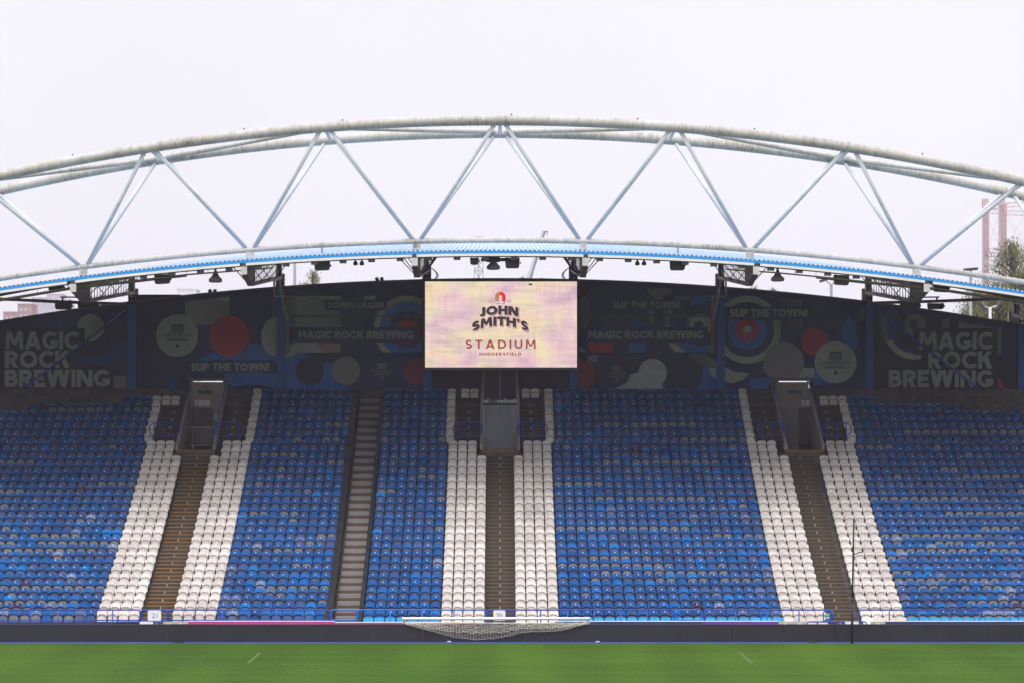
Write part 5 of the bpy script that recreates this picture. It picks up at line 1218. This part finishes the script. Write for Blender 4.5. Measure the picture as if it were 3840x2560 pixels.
# litter and grass tufts along the boards
for (px, py, a), lab in (((1685,2400,0.15),'crumpled clear plastic bottle lying below the left half of the net'), ((2242,2401,-0.1),'clear plastic bottle lying below the right goalpost')):
    c = at(px,2404,117.75); c.z = 0.035
    root = empty('plastic_bottle', c, lab, 'bottle')
    MB().path([c+Vector((-0.075,0,0)), c+Vector((-0.055,0,0.004)), c+Vector((0,0,0.006)), c+Vector((0.07,0,0.0))], [0.016,0.033,0.030,0.034], 10).build('body', MT['bottle'], root, True)
    MB().path([c+Vector((-0.095,0,0)), c+Vector((-0.074,0,0))], 0.014, 8).build('cap', MT['white'], root, True)
for px, lab in ((672,'small green grass tuft at the boards right of aisle 21'), (3048,'small green grass tuft at the boards left of the net pole')):
    b = MB(); c = at(px,2407,117.6); rg = random.Random(px)
    for k in range(240):
        x = c.x+rg.gauss(0,0.10); y = c.y+rg.uniform(-0.06,0.06); h = rg.uniform(0.04,0.12); dx = rg.gauss(0,0.03)
        b.face([(x-0.006,y,0),(x+0.006,y,0),(x+dx,y-0.02,h)])
    tag(b.build('grass_tuft', MT['grass']), lab, 'grass')

# ================================================================== things hung under the roof edge
def fitting(px0, px1, py0, py1, D, label, tilt=0.0):
    root = empty('roof_fitting', at((px0+px1)/2, py0, D), label, 'fitting', 'dark box fittings under the roof')
    x0, x1 = X(px0,D), X(px1,D); z0, z1 = Z(py1,D), Z(py0,D); r_ = 0.06; y = D-CAM_D
    pts = [(x0,z1),(x0+0.02,z0+r_),(x0+0.02+r_,z0),(x1-0.02-r_,z0+tilt),(x1-0.02,z0+r_+tilt),(x1,z1+tilt)]
    MB().prism(pts, 'y', y, y+0.32).build('body', MT['dark'], root)
    for xx in (x0+0.08, x1-0.08):
        MB().box(xx-0.02, xx+0.02, y+0.12, y+0.16, z1-0.02, z1+0.16+tilt).build('hanger', MT['black'], root)
    MB().box(x1, x1+0.05, y+0.1, y+0.2, (z0+z1)/2-0.04, (z0+z1)/2+0.05).build('pivot', MT['black'], root)
fitting(578,637,1031,1066,129.6,'dark box fitting under the roof edge, second from the left',0.03); fitting(1178,1237,979,1015,129.6,'dark box fitting under the roof edge over the birch tree',0.02); fitting(1894,1949,967,1006,129.6,'dark box fitting under the roof edge above the screen')
fitting(2512,2570,975,1014,129.6,'dark box fitting under the roof edge right of the twin small lamps'); fitting(3128,3185,1031,1068,129.6,'dark box fitting under the roof edge beside the twin headed lamp post',-0.03); fitting(180,238,1069,1092,129.6,'dark box fitting under the roof edge at far left',0.03); fitting(3502,3561,1066,1094,129.6,'dark box fitting under the roof edge at far right',-0.03)
fitting(205,267,1137,1161,138,'lower dark box fitting hung on the bar above the far left mural'); fitting(290,366,1134,1158,139,'slanted lower dark box fitting beside the far left girder nose'); fitting(3376,3452,1134,1160,139,'slanted lower dark box fitting beside the far right girder nose'); fitting(3480,3541,1138,1160,138,'lower dark box fitting hung on the bar above the far right mural')
fitting(1762,1795,968,993,129.6,'small square dark box fitting left of the screen\'s horn')
def horn(px, py0, py1, D, w, label):
    root = empty('horn_loudspeaker', at(px,py0,D), label, 'loudspeaker', 'bell shaped horns under the roof')
    h = (py1-py0)*D/F; c = at(px,py0,D); rr = w*D/F/2
    MB().lathe(c, [(0.0,0.0),(0.05,0.0),(0.055,-0.06),(rr*0.35,-h*0.28),(rr*0.50,-h*0.46),(rr*0.75,-h*0.62),(rr*1.0,-h*0.72),(rr,-h*0.92),(rr*0.8,-h*0.98),(rr*0.45,-h*1.0),(0,-h*1.0)], 20).build('bell', MT['dark_w'], root, True)
    MB().box(c.x-0.05,c.x+0.05,c.y-0.05,c.y+0.05,c.z-0.02,c.z+0.14).build('neck', MT['dark'], root)
    MB().path([c+Vector((0,0,0.12)), c+Vector((0,0.02,0.34))], 0.015, 6).build('hanger', MT['black'], root)
horn(808,1012,1061,129.8,50,'bell shaped horn hung under the roof, left of the screen'); horn(1850,962,1013,129.8,50,'bell shaped horn hung under the roof, above the screen'); horn(2916,1010,1057,129.8,50,'bell shaped horn hung under the roof, right of the screen')
r_ = empty('horn_bracket', at(1850,970,129.9), 'dark crossbar carrying the horn above the screen', 'bracket')
slab('crossbar', MT['dark_w'], 1804, 1895, 968, 981, 129.9, 130.0, r_); slab('plate', MT['dark'], 1824, 1874, 958, 984, 129.7, 129.78, r_)
for k, px in enumerate((1333, 1357, 2390, 2415)):
    c = at(px,974,129.7); root = empty('pendant_lamp', c, ['left','right'][k % 2]+' of the two small round lamps hung under the roof, '+('left' if k < 2 else 'right')+' of the screen', 'lamp', 'small round lamps under the roof')
    MB().lathe(c, [(0.02,0.0),(0.035,-0.02),(0.04,-0.07),(0.085,-0.12),(0.105,-0.18),(0.10,-0.235),(0.07,-0.262),(0,-0.268)], 14).build('bulb', MT['dark'], root, True)
    MB().path([c, c+Vector((0,0,0.12))], 0.012, 6).build('stem', MT['black'], root)
for pts, lab in ((((1020,1006),(860,1019),(700,1031),(500,1054),(280,1078),(0,1124),(-60,1134)),'thin cable tray slung below the roof edge, left side'), (((2720,1011),(2900,1023),(3060,1038),(3250,1058),(3520,1084),(3840,1132),(3900,1142)),'thin cable tray slung below the roof edge, right side')):
    root = empty('cable_tray', at(pts[0][0],pts[0][1],129.4), lab, 'tray', 'cable trays under the roof')
    P3 = [at(a,b_,129.4) for a, b_ in pts]
    MB().path(P3, 0.035, 4).build('tray', MT['cream_beam'], root)
    q = [at(a,b_+3,129.7) for a, b_ in pts[2:]]
    MB().path(q, 0.06, 4).build('conduit', MT['dark_w'], root)
    for p, p2 in zip(P3, P3[1:]):
        for t_ in (0.0, 0.5):
            c = p.lerp(p2, t_); zz = 16.44-droop(c.x)-0.25
            if zz > c.z: MB().path([c, Vector((c.x,c.y,zz))], 0.008, 4).build('hanger', MT['black'], root)
for pts, lab in ((((-30,1121),(200,1132),(470,1141)),'dark lighting bar low under the roof at far left'), (((3279,1137),(3500,1131),(3900,1116)),'dark lighting bar low under the roof at far right')):
    root = empty('lighting_bar', at(*pts[1],139.5), lab, 'bar', 'lighting bars under the roof')
    MB().path([at(a,b_,139.5) for a, b_ in pts], 0.075, 4).build('bar', MT['dark_w'], root)
    a = pts[1]; sx = 1 if a[0] < 1875 else -1
    x_ = 235 if sx > 0 else 3513
    MB().path([at(x_,1115,138.5), at(x_,1136,138.5)], 0.045, 6).build('bracket', MT['dark'], root); MB().path([at(x_-10*sx,1115,138.5), at(x_+70*sx,1116,138.5)], 0.035, 4).build('arm', MT['dark'], root)

# ================================================================== BEYOND THE STAND
def lamp_post(px, ptop, D, label, heads, m=None):
    c = at(px, ptop, D); root = empty('lamp_post', (c.x, c.y, -1.2), label, 'lamp post')
    MB().path([(c.x,c.y,-1.2), (c.x,c.y,c.z)], [0.13,0.08], 10).build('post', m or MT['pole_grey'], root, True)
    for hx, hz, w, ang in heads:
        p = c+Vector((hx,0,hz)); d = Vector((math.cos(ang),0,math.sin(ang)))*w/2; nrm = Vector((-math.sin(ang),0,math.cos(ang)))*0.07
        MB().prism([(q.x,q.z) for q in (p-d-nrm,p+d-nrm,p+d+nrm,p-d+nrm)], 'y', c.y-0.2, c.y+0.2).build('lamp_head', MT['dark'], root)
        MB().path([c, p], 0.03, 6).build('arm', m or MT['pole_grey'], root)
lamp_post(3117,1070,165,'grey lamp post with twin flared heads rising behind the right mural wall',((-0.35,0.30,0.62,0.35),(0.35,0.28,0.62,-0.3)))
lamp_post(3640,1016,170,'lamp post with a single flat head at the right, behind the truss tube',((0.0,0.08,0.8,0.08),))
lamp_post(3713,1156,160,'lamp post with two square floodlights in front of the willows',((-0.45,0.12,0.55,-0.9),(0.45,0.15,0.55,1.0)),MT['steel'])
lamp_post(1105,960,160,'plain slim grey mast behind the town lager mural',())
for (px, py), lab in (((797,1098),'pair of small floodlights on top of the wall above the red disc'), ((1423,1053),'pair of small floodlights on top of the wall above the town lager board')):
    root = empty('wall_floodlight', at(px,py+6,150.3), lab, 'floodlight', 'small floodlights on the wall top')
    for dx, an in ((-8, 0.5), (9, 0.1)):
        c = at(px+dx,py-2,150.3); w, h = 0.09, 0.14
        pts = [(c.x+a*math.cos(an)-b_*math.sin(an), c.z+a*math.sin(an)+b_*math.cos(an)) for a, b_ in ((-w,-h),(w,-h),(w,h),(-w,h))]
        MB().prism(pts, 'y', c.y, c.y+0.12).build('lamp_head', MT['dark'], root)
        MB().path([(c.x,c.y+0.06,c.z-0.1),(c.x,c.y+0.06,c.z-0.4)], 0.02, 5).build('stem', MT['dark'], root)
def tree(px, ptop, D, rad, crown_h, label, kind, leafm, seed, n=2600, leaf=0.17):
    rg = random.Random(seed); c = at(px, ptop, D); base = Vector((c.x,c.y,-1.2)); H = c.z+1.2
    root = empty('willow_tree' if kind == 'weep' else 'birch_tree' if kind == 'birch' else 'leafy_tree', base, label, 'tree', 'trees behind the stand')
    tr = MB(); top = base+Vector((rg.uniform(-0.3,0.3),0,H*0.97))
    pts = [base.lerp(top,t_)+Vector((math.sin(t_*5+seed)*0.25,0.1*math.sin(t_*7),0)) for t_ in np.linspace(0,1,9)]
    tr.path(pts, [lerp(0.028*H,0.02,t_) for t_ in np.linspace(0,1,9)], 8)
    clumps = []
    ncl = max(24, n//42)
    for k in range(ncl):
        d = crown_h*((k+rg.random())/ncl)**1.25; a = rg.uniform(0,2*PI)
        rmax = rad*min(1.0, (d/(1.15*rad)+0.05)**0.8); q = rmax*math.sqrt(rg.random())
        c_ = Vector((top.x+q*math.cos(a), top.y+q*math.sin(a), top.z-d*0.98+rg.uniform(-0.1,0.1)))
        p = base.lerp(top, max(0.3, 1-(d+0.5*q+0.3)/H)); m_ = p.lerp(c_,0.5)+Vector((0,0,0.1*q))
        tr.path([p,m_,c_],[0.05,0.03,0.012],4); clumps.append(c_)
    tr.build('trunk', MT['bark'], root, True)
    b = MB(); per = n//ncl
    for c_ in clumps:
        sp = rad*rg.uniform(0.10,0.20)
        for q in range(per):
            o = c_+Vector((rg.gauss(0,sp),rg.gauss(0,sp),rg.gauss(0,sp*0.8)))
            if kind in ('weep','birch') and rg.random() < 0.7: o.z -= abs(rg.gauss(0,0.55))*(0.9 if kind == 'weep' else 0.5)
            s_ = leaf*rg.uniform(0.55,1.2); d1 = Vector((rg.gauss(0,0.4),rg.gauss(0,0.4),-1 if kind != 'leafy' else rg.gauss(0,1))).normalized()*s_*(1.5 if kind != 'leafy' else 1.0)
            d2 = d1.cross(Vector((rg.gauss(0,1),rg.gauss(0,1),rg.gauss(0,1)))).normalized()*s_*0.42
            b.face([o-d1*0.5, o+d2*0.5, o+d1*0.5, o-d2*0.5])
    tag(b.build('crown', leafm, root), kind='stuff')
tree(1187,982,205,0.95,5,'slender pale birch rising behind the town lager mural','birch',MT['leaf'],1,2600,0.11)
tree(1945,1012,215,0.75,3,'leafy tree top showing above the middle of the screen','leafy',MT['leaf'],2,1500,0.10)
tree(2042,1016,222,0.6,3,'leafy tree top by the crane boom above the screen','leafy',MT['leaf'],3,1400,0.10); tree(1997,1036,224,0.6,3,'low leafy tree top between two others above the screen','leafy',MT['leaf'],13,1000,0.10)
tree(2220,1036,225,0.35,3,'tiny leafy tree top just right of the screen','leafy',MT['leaf'],4,900,0.10); tree(2305,1030,225,0.4,3,'small leafy tree top above the boards right of the screen','leafy',MT['leaf'],5,900,0.10)
tree(2690,1048,215,0.8,3.5,'drooping tree top left of the target rings girder','birch',MT['leaf'],6,1800,0.11); tree(2765,1058,215,1.1,3.5,'drooping tree top behind the target rings girder','birch',MT['leaf'],7,2600,0.11)
tree(2836,1046,218,1.0,4,'drooping tree top right of the target rings girder nose','birch',MT['leaf'],8,2600,0.11); tree(2898,1054,218,0.8,4,'drooping tree top below the right bell horn','birch',MT['leaf'],9,2000,0.11)
tree(3790,872,190,1.9,9,'tall weeping willow in front of the red lattice frame','weep',MT['leaf2'],10,9000,0.13); tree(3655,1062,185,1.7,6,'lower willow left of the tall one at the right edge','weep',MT['leaf2'],11,7500,0.13)
tree(3745,1040,182,2.0,6,'broad low willow behind the two square floodlights','weep',MT['leaf2'],12,9000,0.13); tree(3850,985,186,2.0,7,'willow cut by the right edge of the picture','weep',MT['leaf2'],14,8000,0.13)
# crane boom and lattice mast
root = empty('crane_boom', at(1983,1055,300), 'pale grey telescopic crane boom leaning behind the screen', 'crane')
MB().path([at(1960,1120,300), at(1992,1020,300)], 0.30, 4).build('outer_section', MT['crane'], root); MB().path([at(1992,1020,300), at(2018,940,300)], 0.25, 4).build('middle_section', MT['crane'], root); MB().path([at(2018,940,300), at(2040,868,300)], 0.20, 4).build('inner_section', MT['crane'], root)
MB().path([at(2034,868,300), at(2054,867,300)], 0.14, 6).build('boom_head', MT['crane'], root); MB().path([at(2053,868,300), at(2053,885,300)], 0.05, 5).build('hook_line', MT['crane'], root)
def lattice(b, p0, p1, w, n, r, axis=Vector((1,0,0))):
    ax = axis*w/2; ay = Vector((0,w/2,0)) if abs(axis.y) < 0.5 else Vector((w/2,0,0))
    cs = [ax+ay, ax-ay, -ax-ay, -ax+ay]
    for c in cs: b.path([p0+c, p1+c], r, 4)
    for k in range(n):
        a, e = p0.lerp(p1,k/n), p0.lerp(p1,(k+1)/n)
        for q in range(4):
            c1, c2 = cs[q], cs[(q+1) % 4]; b.path([a+c1, e+c2], r*0.7, 4, cap=False); b.path([a+c2, e+c1], r*0.7, 4, cap=False); b.path([e+c1, e+c2], r*0.7, 4, cap=False)
root = empty('lattice_mast', at(1795,1048,280), 'thin grey lattice mast above the middle of the screen', 'mast')
b = MB(); p0, p1 = at(1795,1200,280), at(1795,890,280); p0.z = 4.0; lattice(b, p0, p1, 0.85, 22, 0.035); b.build('lattice', MT['crane'], root); MB().path([p0, p1], 0.06, 6).build('centre_pole', MT['crane'], root)
# gasholder guide frame
DGH = 900; cg = at(3935,1670,DGH); RG = 244*DGH/F
root = empty('gasholder_frame', (cg.x, cg.y, -1.2), 'haze-pale red lattice gasholder frame at the right edge', 'gasholder')
ztopg = Z(752,DGH); NC = 12
cols = [Vector((cg.x-RG*math.cos(R(4+30*k)), cg.y-RG*math.sin(R(4+30*k)), 0)) for k in range(NC)]
for c in cols:
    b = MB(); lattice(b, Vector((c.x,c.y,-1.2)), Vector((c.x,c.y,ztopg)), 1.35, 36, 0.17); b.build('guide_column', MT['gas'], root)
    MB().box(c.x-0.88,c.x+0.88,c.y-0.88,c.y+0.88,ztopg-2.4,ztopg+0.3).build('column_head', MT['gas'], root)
for zz in (Z(790,DGH), Z(955,DGH), Z(1120,DGH)):
    for k in range(NC):
        a, e = cols[k], cols[(k+1) % NC]; b = MB()
        u_ = Vector((a.x,a.y,zz)); v_ = Vector((e.x,e.y,zz))
        for dz_ in (0, 1.3): b.path([u_+Vector((0,0,dz_)), v_+Vector((0,0,dz_))], 0.12, 4)
        for q in range(8):
            b.path([u_.lerp(v_,q/8)+Vector((0,0,0 if q % 2 else 1.3)), u_.lerp(v_,(q+1)/8)+Vector((0,0,1.3 if q % 2 else 0))], 0.07, 4, cap=False)
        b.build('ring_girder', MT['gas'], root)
for k in range(NC):
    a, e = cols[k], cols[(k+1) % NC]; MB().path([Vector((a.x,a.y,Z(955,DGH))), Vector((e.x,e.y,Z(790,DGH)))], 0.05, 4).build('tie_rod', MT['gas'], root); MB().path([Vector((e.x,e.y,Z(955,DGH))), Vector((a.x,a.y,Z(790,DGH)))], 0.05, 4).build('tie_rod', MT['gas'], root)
# town buildings fading in the mist at the left
def building(blocks, label, D, m, win):
    root = empty('building', at(blocks[0][0],1240,D), label, 'building', 'far buildings in the mist')
    for bx0, bx1, by in blocks:
        MB().box(X(bx0,D), X(bx1,D), D-CAM_D, D-CAM_D+14, -1.2, Z(by,D)).build('wall', m, root)
        MB().box(X(bx0,D)-0.2, X(bx1,D)+0.2, D-CAM_D-0.2, D-CAM_D+14.2, Z(by,D)+0.004, Z(by,D)+0.5).build('parapet', m, root)
        if win:
            px = bx0+10
            while px < bx1-12:
                py = by+14
                while py < 1240:
                    MB().box(X(px,D), X(px+7,D), D-CAM_D-0.15, D-CAM_D-0.01, Z(py+9,D), Z(py,D)).build('window', MT['far_glass'], root); py += 22
                px += 17
building(((12,66,1174),(66,120,1144)),'stepped reddish building in the mist at the far left edge',1150,MT['brick_far'],True)
building(((120,176,1120),(176,262,1128)),'taller pale lavender building behind the stepped one at far left',1250,MT['brick_far2'],True)
building(((176,232,1106),),'faint stepped tower top behind the far left lamp fittings',1380,MT['brick_far2'],False)
building(((572,740,1116),),'low pinkish roofline just above the wall over the white disc logo',1050,MT['brick_far2'],False)
building(((664,712,1087),(712,735,1088)),'pale white box building above the wall over the white disc logo',1100,MT['far_white'],False)

# ================================================================== HAZE
hz = bpy.data.materials.new('thin_mist'); hz.use_nodes = True; t = hz.node_tree; t.nodes.clear()
o_ = nd(t,'ShaderNodeOutputMaterial'); pv = nd(t,'ShaderNodeVolumePrincipled'); pv.inputs['Density'].default_value = 0.00024; pv.inputs['Color'].default_value = (0.86,0.82,1.0,1); pv.inputs['Anisotropy'].default_value = 0.2
t.links.new(pv.outputs[0], o_.inputs['Volume'])
tag(MB().box(-620,620,-165,1500,-2.2,110).build('haze', hz), kind='stuff')
